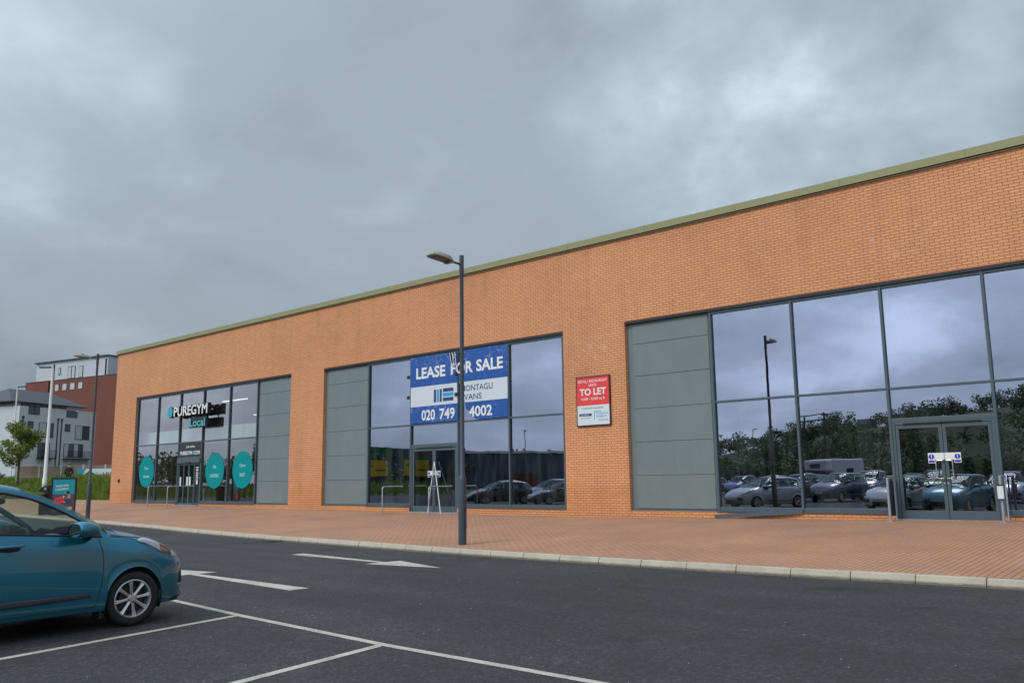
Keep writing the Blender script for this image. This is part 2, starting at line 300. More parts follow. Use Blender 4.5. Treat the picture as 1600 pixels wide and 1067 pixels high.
MAT = dict(
    brick=brick_mat('orange_brick', (0.77, 0.35, 0.165), (0.69, 0.305, 0.150), (0.31, 0.125, 0.05)),
    redbrick=brick_mat('red_brick', (0.22, 0.066, 0.044), (0.165, 0.052, 0.037), (0.13, 0.045, 0.03), weather=False),
    asphalt=asphalt_mat(), paver=paver_mat(), paint=marking_mat(), kerb=kerb_mat(), clad=clad_mat(),
    frame=plain('frame_grey', (0.07, 0.10, 0.118), 0.42, var=0.06),
    framedark=plain('frame_dark', (0.018, 0.022, 0.027), 0.5),
    coping=plain('coping_olive', (0.275, 0.265, 0.12), 0.5, var=0.06, scale=1.2),
    black=plain('black_plastic', (0.012, 0.013, 0.015), 0.45),
    darkgap=plain('dark_shadow', (0.02, 0.02, 0.02), 0.9),
    pole=plain('pole_slate', (0.05, 0.066, 0.085), 0.38, var=0.1, scale=2.0),
    lampgrey=plain('lamp_grey', (0.34, 0.33, 0.27), 0.6, var=0.15, scale=14),
    lens=plain('lamp_lens', (0.25, 0.19, 0.14), 0.25),
    galv=plain('galvanised_steel', (0.42, 0.45, 0.48), 0.4, metal=0.6, var=0.15),
    steel=plain('brushed_steel', (0.62, 0.60, 0.56), 0.3, metal=1.0),
    white=plain('white_paint', (0.78, 0.78, 0.77), 0.5, var=0.04),
    offwhite=plain('sign_white', (0.66, 0.72, 0.74), 0.5, var=0.05),
    render=plain('pale_render', (0.56, 0.57, 0.60), 0.85, var=0.06, scale=0.6),
    render2=plain('grey_render', (0.50, 0.51, 0.55), 0.85, var=0.05, scale=0.5),
    slate=plain('roof_slate', (0.075, 0.08, 0.095), 0.75, var=0.25, scale=3),
    ochre=plain('interior_wall', (0.30, 0.32, 0.30), 0.9),
    intfloor=plain('interior_concrete', (0.12, 0.12, 0.115), 0.8),
    palegreen=plain('pale_green_paint', (0.30, 0.42, 0.36), 0.8),
    fence=plain('fence_timber', (0.26, 0.205, 0.15), 0.85, var=0.3, scale=5),
    bark=plain('bark', (0.09, 0.065, 0.045), 0.9, var=0.3),
    teal=plain('teal_vinyl', (0.0, 0.26, 0.27), 0.6, var=0.05, spec=0.15),
    cyan=plain('cyan_acrylic', (0.01, 0.36, 0.44), 0.35, var=0.03),
    red=plain('sign_red', (0.78, 0.05, 0.05), 0.45, var=0.04),
    navy=plain('navy_print', (0.02, 0.05, 0.16), 0.5),
    skyblue=plain('sky_blue_print', (0.03, 0.33, 0.62), 0.5),
    blueprint=plain('mandatory_blue', (0.02, 0.03, 0.42), 0.5),
    bannerblue=banner_mat('banner_blue', (0.006, 0.08, 0.34)), bannerwhite=banner_mat('banner_white', (0.62, 0.67, 0.72)),
    glass=glass_mat('shop_glass', (0.45, 0.475, 0.60), (0.36, 0.46, 0.45), 0.58),
    gymglass=glass_mat('gym_glass', (0.76, 0.72, 0.76), (0.80, 0.90, 0.86), 0.38),
    doorglass=glass_mat('door_glass', (0.34, 0.38, 0.44), (0.16, 0.2, 0.2), 0.5),
    farglass=plain('window_glass_far', (0.055, 0.075, 0.09), 0.08, var=0.3, scale=1.5),
    paleblind=plain('window_blind', (0.45, 0.48, 0.5), 0.6),
    grassblade=leaf_mat('grass_blades', (0.045, 0.085, 0.008), (0.15, 0.235, 0.018), (0.34, 0.33, 0.06)),
    leaf=leaf_mat('leaves', (0.05, 0.10, 0.012), (0.13, 0.19, 0.02), (0.30, 0.28, 0.03)),
    woodleaf=leaf_mat('woodland_leaves', (0.045, 0.075, 0.03), (0.09, 0.13, 0.05), (0.15, 0.19, 0.085)),  # greens lightened so distance haze is painted into the leaves
    soil=plain('rough_ground', (0.12, 0.125, 0.05), 0.95, var=0.4, scale=1.0),
    hill=plain('hill_ground', (0.065, 0.09, 0.035), 0.95, var=0.4, scale=0.05),
    shed=plain('shed_cladding', (0.10, 0.12, 0.15), 0.6, scale=0.3), shedgreen=plain('shed_green', (0.03, 0.20, 0.08), 0.5),
    yellow=plain('yellow_steel', (0.80, 0.48, 0.01), 0.5),
    skin=plain('skin', (0.42, 0.26, 0.19), 0.6), coat=plain('dark_coat', (0.016, 0.024, 0.022), 0.85),
    hair=plain('hair', (0.20, 0.11, 0.05), 0.8), trousers=plain('trousers', (0.03, 0.03, 0.04), 0.85),
    tyre=plain('tyre_rubber', (0.012, 0.012, 0.013), 0.72, var=0.2, scale=20), alloy=plain('alloy', (0.60, 0.60, 0.60), 0.35, metal=0.7),
    trim=plain('dark_trim', (0.016, 0.017, 0.019), 0.55), moulding=plain('door_moulding', (0.04, 0.05, 0.062), 0.5),
    seat=plain('seat_fabric', (0.09, 0.10, 0.105), 0.9), dash=plain('dashboard', (0.12, 0.14, 0.14), 0.75),
    amber=plain('amber_lens', (0.75, 0.22, 0.02), 0.3), taillight=plain('tail_light', (0.35, 0.01, 0.01), 0.2),
    lampwhite=plain('lamp_reflector', (0.78, 0.82, 0.88), 0.6, spec=0.2), chrome=plain('chrome', (0.7, 0.72, 0.75), 0.12, metal=1.0),
    carglass=glass_mat('car_glass', (0.5, 0.55, 0.56), (0.80, 0.90, 0.84), 0.05, wob=0.0),
    mirrorglass=plain('mirror_glass', (0.35, 0.45, 0.45), 0.04, metal=1.0),
    headglass=glass_mat('headlight_glass', (0.9, 0.93, 0.95), (0.92, 0.94, 0.95), 0.04, wob=0.0),
)
def paint(name, col, metal=0.35):
    t = NT(name); ob = t.n('ShaderNodeTexCoord').outputs['Object']
    dirt = t.ramp(t.noise(ob, 7, 5, 0.7).outputs['Fac'], [(0.4, 0.0), (0.8, 1.0)])
    s = t.n('ShaderNodeSeparateXYZ'); t.l(ob, s.inputs[0])
    lo = t.ramp(s.outputs[2], [(0.18, 1.0), (0.6, 0.15)])
    c = t.mix(t.math('MULTIPLY', t.math('MULTIPLY', dirt, lo), 0.35), tuple(col), (0.10, 0.095, 0.08))
    t.bsdf(Base_Color=c, Roughness=0.32, Metallic=metal, Coat_Weight=1.0, Coat_Roughness=0.04); return t.m
PAINT = {k: paint('paint_' + k, c, m) for k, c, m in [
    ('blue', (0.012, 0.19, 0.30), 0.6), ('silver', (0.42, 0.44, 0.46), 0.6), ('darkblue', (0.012, 0.03, 0.09), 0.4),
    ('black', (0.012, 0.013, 0.015), 0.2), ('white', (0.75, 0.75, 0.74), 0.0), ('grey', (0.10, 0.11, 0.12), 0.5),
    ('paleteal', (0.14, 0.28, 0.30), 0.5), ('royal', (0.012, 0.06, 0.30), 0.4)]}

# ---------------------------------------------------------------- mesh helpers
def tag(o, label=None, cat=None, group=None, kind=None):
    if label: o['label'] = label
    if cat: o['category'] = cat
    if group: o['group'] = group
    if kind: o['kind'] = kind
    return o
class MB:
    def __init__(s): s.v = []; s.f = []
    def add(s, vs_, fs):
        k = len(s.v); s.v += [tuple(q) for q in vs_]; s.f += [tuple(i + k for i in f) for f in fs]; return s
    def box(s, x0, x1, y0, y1, z0, z1, rz=0, c=None):
        P = [(x, y, z) for z in (z0, z1) for x, y in ((x0, y0), (x1, y0), (x1, y1), (x0, y1))]
        if rz:
            c = c or ((x0 + x1) / 2, (y0 + y1) / 2); a, b = math.cos(rz), math.sin(rz)
            P = [(c[0] + (x - c[0]) * a - (y - c[1]) * b, c[1] + (x - c[0]) * b + (y - c[1]) * a, z) for x, y, z in P]
        return s.add(P, [(0, 3, 2, 1), (4, 5, 6, 7), (0, 1, 5, 4), (1, 2, 6, 5), (2, 3, 7, 6), (3, 0, 4, 7)])
    def quad(s, *p): return s.add(p, [tuple(range(len(p)))])
    def tube(s, pts, r, n=10, caps=True):
        pts = [Vector(q) for q in pts]; rs = r if isinstance(r, (list, tuple)) else [r] * len(pts)
        rings = []; prev = None
        for i, q in enumerate(pts):
            d = (pts[min(i + 1, len(pts) - 1)] - pts[max(i - 1, 0)]).normalized()
            a = prev if prev else (Vector((0, 0, 1)) if abs(d.z) < 0.9 else Vector((1, 0, 0)))
            u = (a - d * a.dot(d)).normalized(); prev = u; w_ = d.cross(u)
            rings.append([q + (u * math.cos(2 * math.pi * k / n) + w_ * math.sin(2 * math.pi * k / n)) * rs[i] for k in range(n)])
        vs_ = [q for ring in rings for q in ring]; fs = []
        for i in range(len(rings) - 1):
            for k in range(n): fs.append((i * n + k, i * n + (k + 1) % n, (i + 1) * n + (k + 1) % n, (i + 1) * n + k))
        if caps: fs += [tuple(range(n))[::-1], tuple(range((len(rings) - 1) * n, len(rings) * n))]
        return s.add(vs_, fs)
    def lathe(s, prof, n=24, M_=None):
        # prof: (r, h) about +Z, then matrix M_
        vs_ = []; fs = []
        for r, h in prof:
            for k in range(n):
                a = 2 * math.pi * k / n; v = Vector((r * math.cos(a), r * math.sin(a), h)); vs_.append(M_ @ v if M_ else v)
        for i in range(len(prof) - 1):
            for k in range(n): fs.append((i * n + k, i * n + (k + 1) % n, (i + 1) * n + (k + 1) % n, (i + 1) * n + k))
        return s.add(vs_, fs)
    def ellipsoid(s, c, r, nu=14, nv=9, M_=None):
        vs_ = []; fs = []
        for j in range(nv + 1):
            ph = math.pi * j / nv
            for i in range(nu):
                a = 2 * math.pi * i / nu
                v = Vector((c[0] + r[0] * math.sin(ph) * math.cos(a), c[1] + r[1] * math.sin(ph) * math.sin(a), c[2] + r[2] * math.cos(ph)))
                vs_.append(M_ @ v if M_ else v)
        for j in range(nv):
            for i in range(nu): fs.append((j * nu + i, (j + 1) * nu + i, (j + 1) * nu + (i + 1) % nu, j * nu + (i + 1) % nu))
        return s.add(vs_, fs)
    def build(s, name, mat, parent=None, smooth=False, bevel=0.0, loc=None, angle=40):
        me = bpy.data.meshes.new(name); me.from_pydata(s.v, [], s.f); me.validate(); me.update()
        bm = bmesh.new(); bm.from_mesh(me)
        bmesh.ops.remove_doubles(bm, verts=bm.verts, dist=1e-5); bmesh.ops.recalc_face_normals(bm, faces=bm.faces); bm.to_mesh(me); bm.free()
        me.materials.append(mat if not isinstance(mat, str) else MAT[mat])
        if smooth:
            for p_ in me.polygons: p_.use_smooth = True
            try: me.set_sharp_from_angle(angle=R(angle))
            except Exception: pass
        o = bpy.data.objects.new(name, me); COL.objects.link(o)
        if loc: o.location = loc
        if parent: o.parent = parent
        if bevel:
            b = o.modifiers.new('bevel', 'BEVEL'); b.width = bevel; b.segments = 2; b.limit_method = 'ANGLE'
        return o
def empty(name, loc=(0, 0, 0), rz=0):
    o = bpy.data.objects.new(name, None); COL.objects.link(o); o.location = loc; o.rotation_euler = (0, 0, rz); return o
def kids(o): return [c for c in bpy.data.objects if c.parent == o]
def copy_tree(o, parent=None, remap=None):
    c = o.copy(); COL.objects.link(c); c.parent = parent
    if remap and c.data and c.material_slots and c.material_slots[0].material in remap:
        c.material_slots[0].link = 'OBJECT'; c.material_slots[0].material = remap[o.material_slots[0].material]
    for ch in kids(o): copy_tree(ch, c, remap)
    return c
def text_mb(body, size=None, width=None, height=None, extrude=0.0, align='CENTER', bold=0.0, shear=0.0, spacing=1.0, lines=1.0):
    """returns (verts, faces) in the text plane, scaled to the wanted width/height, origin at left/centre baseline"""
    cu = bpy.data.curves.new('lettering', 'FONT'); cu.body = body; cu.align_x = align; cu.size = 1.0; cu.extrude = 0.0
    cu.offset = bold; cu.shear = shear; cu.space_character = spacing; cu.space_line = lines; cu.resolution_u = 3
    o = bpy.data.objects.new('lettering', cu); COL.objects.link(o)
    dg = bpy.context.evaluated_depsgraph_get(); me = bpy.data.meshes.new_from_object(o.evaluated_get(dg))
    vs_ = [v.co.copy() for v in me.vertices]; fs = [tuple(p_.vertices) for p_ in me.polygons]
    bpy.data.objects.remove(o); bpy.data.curves.remove(cu)
    xs = [v.x for v in vs_]; ys = [v.y for v in vs_]
    x0, x1, y0, y1 = min(xs), max(xs), min(ys), max(ys)
    sx = (width / (x1 - x0)) if width else (size or height / (y1 - y0)); sy = (height / (y1 - y0)) if height else (size or sx)
    cx = (x0 + x1) / 2 if align == 'CENTER' else x0
    vs_ = [((v.x - cx) * sx, (v.y - y0) * sy) for v in vs_]
    bpy.data.meshes.remove(me)
    if not extrude: return [(a, b, 0) for a, b in vs_], fs
    # extrude: front at 0, back at -extrude
    n = len(vs_); V = [(a, b, 0) for a, b in vs_] + [(a, b, -extrude) for a, b in vs_]
    F = list(fs) + [tuple(i + n for i in f)[::-1] for f in fs]
    cnt = {}
    for f in fs:
        for i in range(len(f)): cnt[(f[i], f[(i + 1) % len(f)])] = 1
    for (a, b) in cnt:
        if (b, a) not in cnt: F.append((b, a, a + n, b + n))
    return V, F
def put_text(mb, body, x, y, z, **k):
    """lettering facing -Y with its baseline centre at (x, y, z)"""
    V, F = text_mb(body, **k); mb.add([(x + v[0], y - v[2], z + v[1]) for v in V], F); return mb
def lerp_tab(tab, x):
    if x <= tab[0][0]: return tab[0][1]
    for (a, fa), (b, fb) in zip(tab, tab[1:]):
        if x <= b: return fa + (fb - fa) * (x - a) / (b - a)
    return tab[-1][1]
def smooth_tab(tab, x):
    # monotone-ish cubic through the table
    n = len(tab)
    if x <= tab[0][0]: return tab[0][1]
    if x >= tab[-1][0]: return tab[-1][1]
    sl = [(tab[i + 1][1] - tab[i][1]) / (tab[i + 1][0] - tab[i][0]) for i in range(n - 1)]
    m = [sl[0]] + [0 if sl[i - 1] * sl[i] <= 0 else 2 * sl[i - 1] * sl[i] / (sl[i - 1] + sl[i]) for i in range(1, n - 1)] + [sl[-1]]
    for i in range(n - 1):
        if x <= tab[i + 1][0]:
            h = tab[i + 1][0] - tab[i][0]; t = (x - tab[i][0]) / h
            return ((2 * t**3 - 3 * t**2 + 1) * tab[i][1] + (t**3 - 2 * t**2 + t) * h * m[i]
                    + (-2 * t**3 + 3 * t**2) * tab[i + 1][1] + (t**3 - t**2) * h * m[i + 1])

# ================================================================ SETTING
ZF = [(-80, 0.62), (-50, 0.60), (-40, 0.52), (-32, 0.46), (-17, 0.415), (-12, 0.45), (-4.6, 0.53), (2, 0.56), (40, 0.56)]
def zf(x): return smooth_tab(ZF, x)
KERB = [(45, 13.9), (12, 13.75), (-2.8, 13.55), (-4.8, 13.42), (-7.4, 13.3), (-10.9, 13.28), (-14.7, 13.4), (-18.6, 13.66), (-22, 13.91),
        (-26.6, 14.45), (-30.5, 15.05), (-35, 15.6), (-41, 16.2), (-50, 17.2), (-62, 18.6), (-75, 20.1)][::-1]
def ky(x): return smooth_tab(KERB, x)
KH = 0.13
def zpav(x, y):
    t = min(1, max(0, (y - ky(x) - 0.15) / (22 - ky(x) - 0.15))) if ky(x) < 21 else 1.0
    return KH + t * (zf(x) - KH)
def grid_mesh(name, xs, ys, zfun, mat, kind='structure', keep=None):
    mb = MB(); nx = len(xs); mb.v = [(x, y, zfun(x, y)) for y in ys for x in xs]
    mb.f = [(j * nx + i, j * nx + i + 1, (j + 1) * nx + i + 1, (j + 1) * nx + i) for j in range(len(ys) - 1) for i in range(nx - 1)
            if keep is None or keep((xs[i] + xs[i + 1]) / 2, (ys[j] + ys[j + 1]) / 2)]
    o = mb.build(name, mat, smooth=True, angle=60); tag(o, kind=kind); return o
def rng(a, b, n): return [a + (b - a) * i / n for i in range(n + 1)]

# far ground reaching the horizon, with the bank and the hill behind the photographer
def ground_h(x, y):
    h = -0.12
    if y > 25.6 and x < -50.6:
        h = max(h, 0.48 + 1.12 * min(1, (y - 25.6) / 1.7))
    if y > 25.6 and x >= -50.6: h = 0.0
    # wooded hill to the south
    if y < -60:
        ridge = smooth_tab([(-420, 8), (-260, 10), (-170, 15), (-146, 19), (-126, 29), (-75, 38), (20, 50), (140, 54), (400, 30)], x + 0.12 * (y + 300))
        t = min(1, max(0, (-y - 70) / 230)); h = -0.12 + (max(1.0, ridge * 0.9 - 13.0)) * (t * t * (3 - 2 * t))
        h += 2.0 * noise.noise(Vector((x * 0.02, y * 0.02, 0))) * t
    return h
gx = [-1500, -900, -600] + rng(-420, -120, 30) + rng(-118, -48, 35)[:-1] + [-50.7, -50.5] + rng(-45, 300, 40) + [600, 1500]
gy = [-1500, -900, -600] + rng(-420, -60, 36) + rng(-50, 20, 6) + [25.59] + rng(25.6, 30, 5)[1:] + rng(34, 100, 10) + [300, 900, 1500]
gx = sorted(set(gx)); gy = sorted(set(gy))
grid_mesh('ground', gx, gy, ground_h, 'hill')

# road sheet
rd = MB(); xs_ = rng(-80, 45, 125)
rv = [(x, -62, 0) for x in xs_] + [(x, -30 if x < -60 else ky(x) + 0.05, 0) for x in xs_]
rd.v = [(x, -62, 0) for x in xs_] + [(x, ky(x) + 0.05, 0) for x in xs_]; n_ = len(xs_)
rd.f = [(i, i + 1, n_ + i + 1, n_ + i) for i in range(n_ - 1)]
tag(rd.build('road', 'asphalt'), kind='structure')

# pavement sheet
pv = MB(); rows = 14
for j in range(rows + 1):
    for x in xs_:
        y1 = 22.35 if x > -50 else 25.7
        y = ky(x) + 0.14 + (y1 - ky(x) - 0.14) * j / rows
        pv.v.append((x, y, zpav(x, y)))
pv.f = [(j * n_ + i, j * n_ + i + 1, (j + 1) * n_ + i + 1, (j + 1) * n_ + i) for j in range(rows) for i in range(n_ - 1)]
tag(pv.build('pavement', 'paver', smooth=True, angle=60), kind='structure')

# kerb: separate stones with open joints, half-battered face
kb = MB(); x = -70.0
while x < 40:
    L_ = 0.915; x2 = x + L_
    a, b = Vector((x + 0.006, ky(x), 0)), Vector((x2 - 0.006, ky(x2), 0)); d = (b - a).normalized(); nrm = Vector((-d.y, d.x, 0))
    dz = random.uniform(-0.003, 0.003); dy = random.uniform(-0.004, 0.004)
    prof = [(0.0, -0.1), (0.0, 0.05), (0.03, KH - 0.012), (0.045, KH), (0.145, KH), (0.145, -0.1)]
    V = [tuple(q + nrm * (u + dy) + Vector((0, 0, h + dz))) for q in (a, b) for u, h in prof]
    m = len(prof); kb.add(V, [(i, (i + 1) % m, m + (i + 1) % m, m + i) for i in range(m)] + [tuple(range(m))[::-1], tuple(range(m, 2 * m))])
    x = x2
ko = kb.build('kerb', 'kerb', bevel=0.006); tag(ko, kind='structure')
gy_ = MB(); gxc, gyc = -20.6, ky(-20.6) - .24
gy_.box(gxc - .24, gxc + .24, gyc - .21, gyc - .19, .003, .012); gy_.box(gxc - .24, gxc + .24, gyc + .19, gyc + .21, .003, .012); gy_.box(gxc - .24, gxc - .22, gyc - .189, gyc + .189, .003, .012); gy_.box(gxc + .22, gxc + .24, gyc - .189, gyc + .189, .003, .012)
for k in range(9): gy_.box(gxc - .19 + .043 * k, gxc - .172 + .043 * k, gyc - .188, gyc + .188, .003, .010)
tag(gy_.build('drain_grate', plain('cast_iron', (.05, .045, .04), .6, metal=.4)), 'small rusty iron drain grate in the road at the foot of the kerb', 'drain')
# grit and weeds gathered in the gutter
gt = MB()
for i in range(1500):
    x = random.uniform(-34, 3); y = ky(x) - abs(random.gauss(0, 0.035)) - 0.002; r = random.uniform(0.004, 0.013)
    c = Vector((x, y, 0.002)); V = [c + Vector((r * math.cos(a), r * math.sin(a), 0)) for a in (0, 2.1, 4.2)] + [c + Vector((0, 0, r * 0.9))]
    gt.add(V, [(0, 1, 3), (1, 2, 3), (2, 0, 3)])
tag(gt.build('gutter_grit', plain('grit', (0.16, 0.12, 0.075), 0.9)), 'loose brown grit gathered along the foot of the kerb', 'grit', kind='stuff')
gs = MB()
for i in range(200):
    x = random.uniform(-14, 1); y = random.uniform(2.5, 13) if random.random() < .7 else random.uniform(4, 8)
    r = random.uniform(0.003, 0.008); c = Vector((x, y, 0.002)); V = [c + Vector((r * math.cos(a), r * math.sin(a), 0)) for a in (0, 2.1, 4.2)] + [c + Vector((0, 0, r * 0.9))]
    gs.add(V, [(0, 1, 3), (1, 2, 3), (2, 0, 3)])
tag(gs.build('loose_stones', plain('pale_chips', (0.42, 0.41, 0.38), 0.9)), 'tiny pale stone chips scattered over the asphalt', 'stones', kind='stuff')

# markings
def strip(mb, a, b, w_, z=0.004):
    a, b = Vector(a), Vector(b); d = (b - a).normalized(); n__ = Vector((-d.y, d.x)) * w_ / 2
    k = max(1, int((b - a).length / 0.25)); vs_ = []
    for i in range(k + 1):
        q = a + (b - a) * i / k
        vs_ += [(q.x + n__.x * (1 + random.uniform(-.05, .05)), q.y + n__.y, z), (q.x - n__.x, q.y - n__.y * (1 + random.uniform(-.05, .05)), z)]
    mb.add(vs_, [(2 * i, 2 * i + 1, 2 * i + 3, 2 * i + 2) for i in range(k)])
mk = MB()
strip(mk, (-22, 6.55), (-11.4, 6.0), 0.10); strip(mk, (-11.4, 6.0), (-9.5, 5.83), 0.10); strip(mk, (-9.5, 5.83), (-6.65, 5.66), 0.10); strip(mk, (-6.65, 5.66), (6, 5.62), 0.10)
strip(mk, (-9.51, 5.77), (-8.30, 0.0), 0.10); strip(mk, (-6.67, 5.61), (-5.70, 0.2), 0.10)
for k in range(1, 4): strip(mk, (-9.51 - 2.85 * k, 5.8 + 0.16 * k), (-8.5 - 2.85 * k, 0.6), 0.10)
for k in range(1, 4): strip(mk, (-6.67 + 2.85 * k, 5.57), (-5.9 + 2.85 * k, 0.6), 0.10)
for r_ in (-5.5, -10.5, -17.5, -22.5):
    for k in range(22): strip(mk, (-50 + 2.6 * k, r_), (-50 + 2.6 * k, r_ - 4.6), 0.1)
tag(mk.build('parking_lines', 'paint'), kind='structure')
ar = MB()
def arrow(mb, tail, tip, w_=0.17, head=0.85, hw_=0.42, z=0.005):
    a, b = Vector(tail), Vector(tip); d = (b - a).normalized(); n__ = Vector((-d.y, d.x)); h = b - d * head * 2.1; hb = b - d * head * 2.1
    mb.quad(*[(q.x, q.y, z) for q in (a - n__ * w_ , h - n__ * w_ * .45, h + n__ * w_ * .45, a + n__ * w_)])
    mb.add([(q.x, q.y, z) for q in (hb - n__ * hw_, b, hb + n__ * hw_)], [(0, 1, 2)])
arrow(ar, (-16.5, 11.5), (-11.55, 11.15)); arrow(ar, (-11.05, 7.75), (-16.2, 8.0), hw_=0.44)
tag(ar.build('direction_arrows', 'paint'), kind='structure')

# tall grass on the bank at the end of the pavement
gr = MB(); rg = random.Random(3)
for i in range(42000):
    y = 25.55 + rg.random() ** 1.3 * 6.0; x = -50.6 - rg.random() * 42
    if (x / y) > -1.9: continue
    cl_ = noise.noise(Vector((x * .45, y * .45, 2))); h = (0.74 + 0.35 * cl_ + rg.uniform(-.18, .25)) * (1.0 if y > 26 else .8)
    if h < .15: continue
    z = ground_h(x, y) - 0.05 if y > 25.6 else 0.45
    a = rg.uniform(0, 6.28); lx, ly = rg.gauss(0, .16), rg.gauss(0, .16); wd = rg.uniform(.012, .03)
    dx, dy = wd * math.cos(a), wd * math.sin(a)
    gr.add([(x - dx, y - dy, z), (x + dx, y + dy, z), (x + lx * .45 + dx * .7, y + ly * .45 + dy * .7, z + h * .6), (x + lx * .45 - dx * .7, y + ly * .45 - dy * .7, z + h * .6), (x + lx, y + ly, z + h)],
           [(0, 1, 2, 3), (3, 2, 4)])
def raw(mb, name, mat, parent=None):
    me = bpy.data.meshes.new(name); me.from_pydata(mb.v, [], mb.f); me.update(); me.materials.append(MAT[mat] if isinstance(mat, str) else mat)
    o = bpy.data.objects.new(name, me); COL.objects.link(o)
    if parent: o.parent = parent
    return o
tag(raw(gr, 'tall_grass', 'grassblade'), 'tall unmown green grass on the bank beyond the pavement', 'grass', kind='stuff')

# ================================================================ RETAIL BUILDING
FY = 22.0; GY = 22.12
OPEN = [dict(x0=-47.14, x1=-32.38, mull=[-47.02, -44.68, -42.30, -39.97, -37.52, -35.12], clad=(-35.06, -32.50), door=2, gym=True),
        dict(x0=-29.99, x1=-17.09, mull=[-27.08, -24.56, -22.02, -19.55, -17.17], clad=(-29.90, -27.16), door=1),
        dict(x0=-14.68, x1=0.10, mull=[-11.78, -9.37, -7.03, -4.70, -2.36, 0.02], clad=(-14.56, -11.85), door=2)]
ZT, ZS = 6.355, 0.62
bld = empty('retail_building', (0, 0, 0))
tag(bld, 'long single storey orange brick retail block with large glazed shopfronts and green coping', 'building')
XL, XR = -49.76, 18.0
wall = MB()
xs2 = sorted({XL, XR} | {v for o in OPEN for v in (o['x0'], o['x1'])})
zs2 = [-0.1, None, ZT, 9.0]
for i in range(len(xs2) - 1):
    a, b = xs2[i], xs2[i + 1]; op = next((o for o in OPEN if abs(o['x0'] - a) < 1e-6), None)
    if not op: wall.quad((a, FY, -0.1), (b, FY, -0.1), (b, FY, 9.0), (a, FY, 9.0)); continue
    wall.quad((a, FY, ZT), (b, FY, ZT), (b, FY, 9.0), (a, FY, 9.0))
    d0, d1 = op['mull'][op['door']], op['mull'][op['door'] + 1]
    for u, v_ in ((a, d0), (d1, b)):
        wall.quad((u, FY, -0.1), (v_, FY, -0.1), (v_, FY, ZS), (u, FY, ZS)); wall.quad((u, FY, ZS), (v_, FY, ZS), (v_, FY + .3, ZS), (u, FY + .3, ZS))
    for u in (d0, d1): wall.quad((u, FY, -0.1), (u, FY + .3, -0.1), (u, FY + .3, ZS), (u, FY, ZS))
    for u in (a, b): wall.quad((u, FY, ZS), (u, FY + .3, ZS), (u, FY + .3, ZT), (u, FY, ZT))
    wall.quad((a, FY, ZT), (b, FY, ZT), (b, FY + .3, ZT), (a, FY + .3, ZT))
for u in (XL, XR): wall.quad((u, FY, -0.1), (u, FY + 30, -0.1), (u, FY + 30, 9.0), (u, FY, 9.0))
wall.quad((XL, FY + 30, -0.1), (XR, FY + 30, -0.1), (XR, FY + 30, 9.0), (XL, FY + 30, 9.0))
wo = wall.build('wall', 'brick', bld)
MB().box(XL + .3, XR - .3, FY + .3, FY + 29.7, 8.7, 8.9).build('roof', 'slate', bld)
cp = MB(); cp.box(XL - .08, XR + .08, FY - .09, FY + .35, 9.03, 9.235)
cp.box(XL - .08, XL + .35, FY + .35, FY + 30.1, 9.03, 9.235); cp.box(XR - .35, XR + .08, FY + .35, FY + 30.1, 9.03, 9.235)
cp.build('parapet_coping', 'coping', bld, bevel=0.012)
MB().box(XL - .03, XR + .03, FY - .03, FY + .3, 9.008, 9.028).build('dark_shadow', 'darkgap', bld)  # solid dark strip that paints the shadow line under the coping
MB().box(XL - .045, XR + .045, FY - .05, FY + .02, 8.985, 9.006).build('drip_strip', plain('drip', (0.30, 0.28, 0.14), 0.5), bld)
SEAM = plain('coping_seam', (0.16, 0.17, 0.07), .6)
for k in range(23): MB().box(XL + 3.0 * k, XL + 3.0 * k + 0.012, FY - .0925, FY - .09, 9.032, 9.233).build('coping_joint', SEAM, bld)
mj = MB()
SEAL = plain('sealant', (0.62, 0.33, 0.17), 0.8)
for x in (-49.0, -38.1, -30.9, -27.2, -17.02, -9.1, 1.2): MB().box(x - .009, x + .009, FY - .0025, FY + .01, ZT + .03, 8.95).build('movement_joint', SEAL, bld)
lt = MB()
for o in OPEN: lt.box(o['x0'] + .004, o['x1'] - .004, FY + .012, FY + .118, ZT - .078, ZT - .004)
lt.build('lintel', 'framedark', bld)
# cladding panels
for o in OPEN:
    c0, c1 = o['clad']
    fr = MB(); xo0 = o['x0'] + .004 if not o.get('gym') else c0
    lo, hi = min(c0, o['x0'] if not o.get('gym') else c0), max(c1, o['x1'] - .004 if o.get('gym') else c1)
    fr.box(lo + .004, hi, GY + .01, GY + .06, ZS - .01, ZT - .08); fr.build('cladding_frame', clad_mat('cladding_frame', (0.15, 0.185, 0.185)), bld)
    zz_ = [ZS + .06, 1.65, 2.64, 3.645, 4.635, 5.625, 6.20]
    for k in range(6):
        MB().box(c0 + .10, c1 - .03, GY - .012 + random.uniform(-.002, .002), GY + .008, zz_[k] + .007, zz_[k + 1] - .007).build('cladding_panel', 'clad', bld, bevel=.004)
    MB().box(lo + .01, hi - .002, GY - .055, GY + .009, ZS - .0, ZS + .045).build('cladding_sill', 'frame', bld)
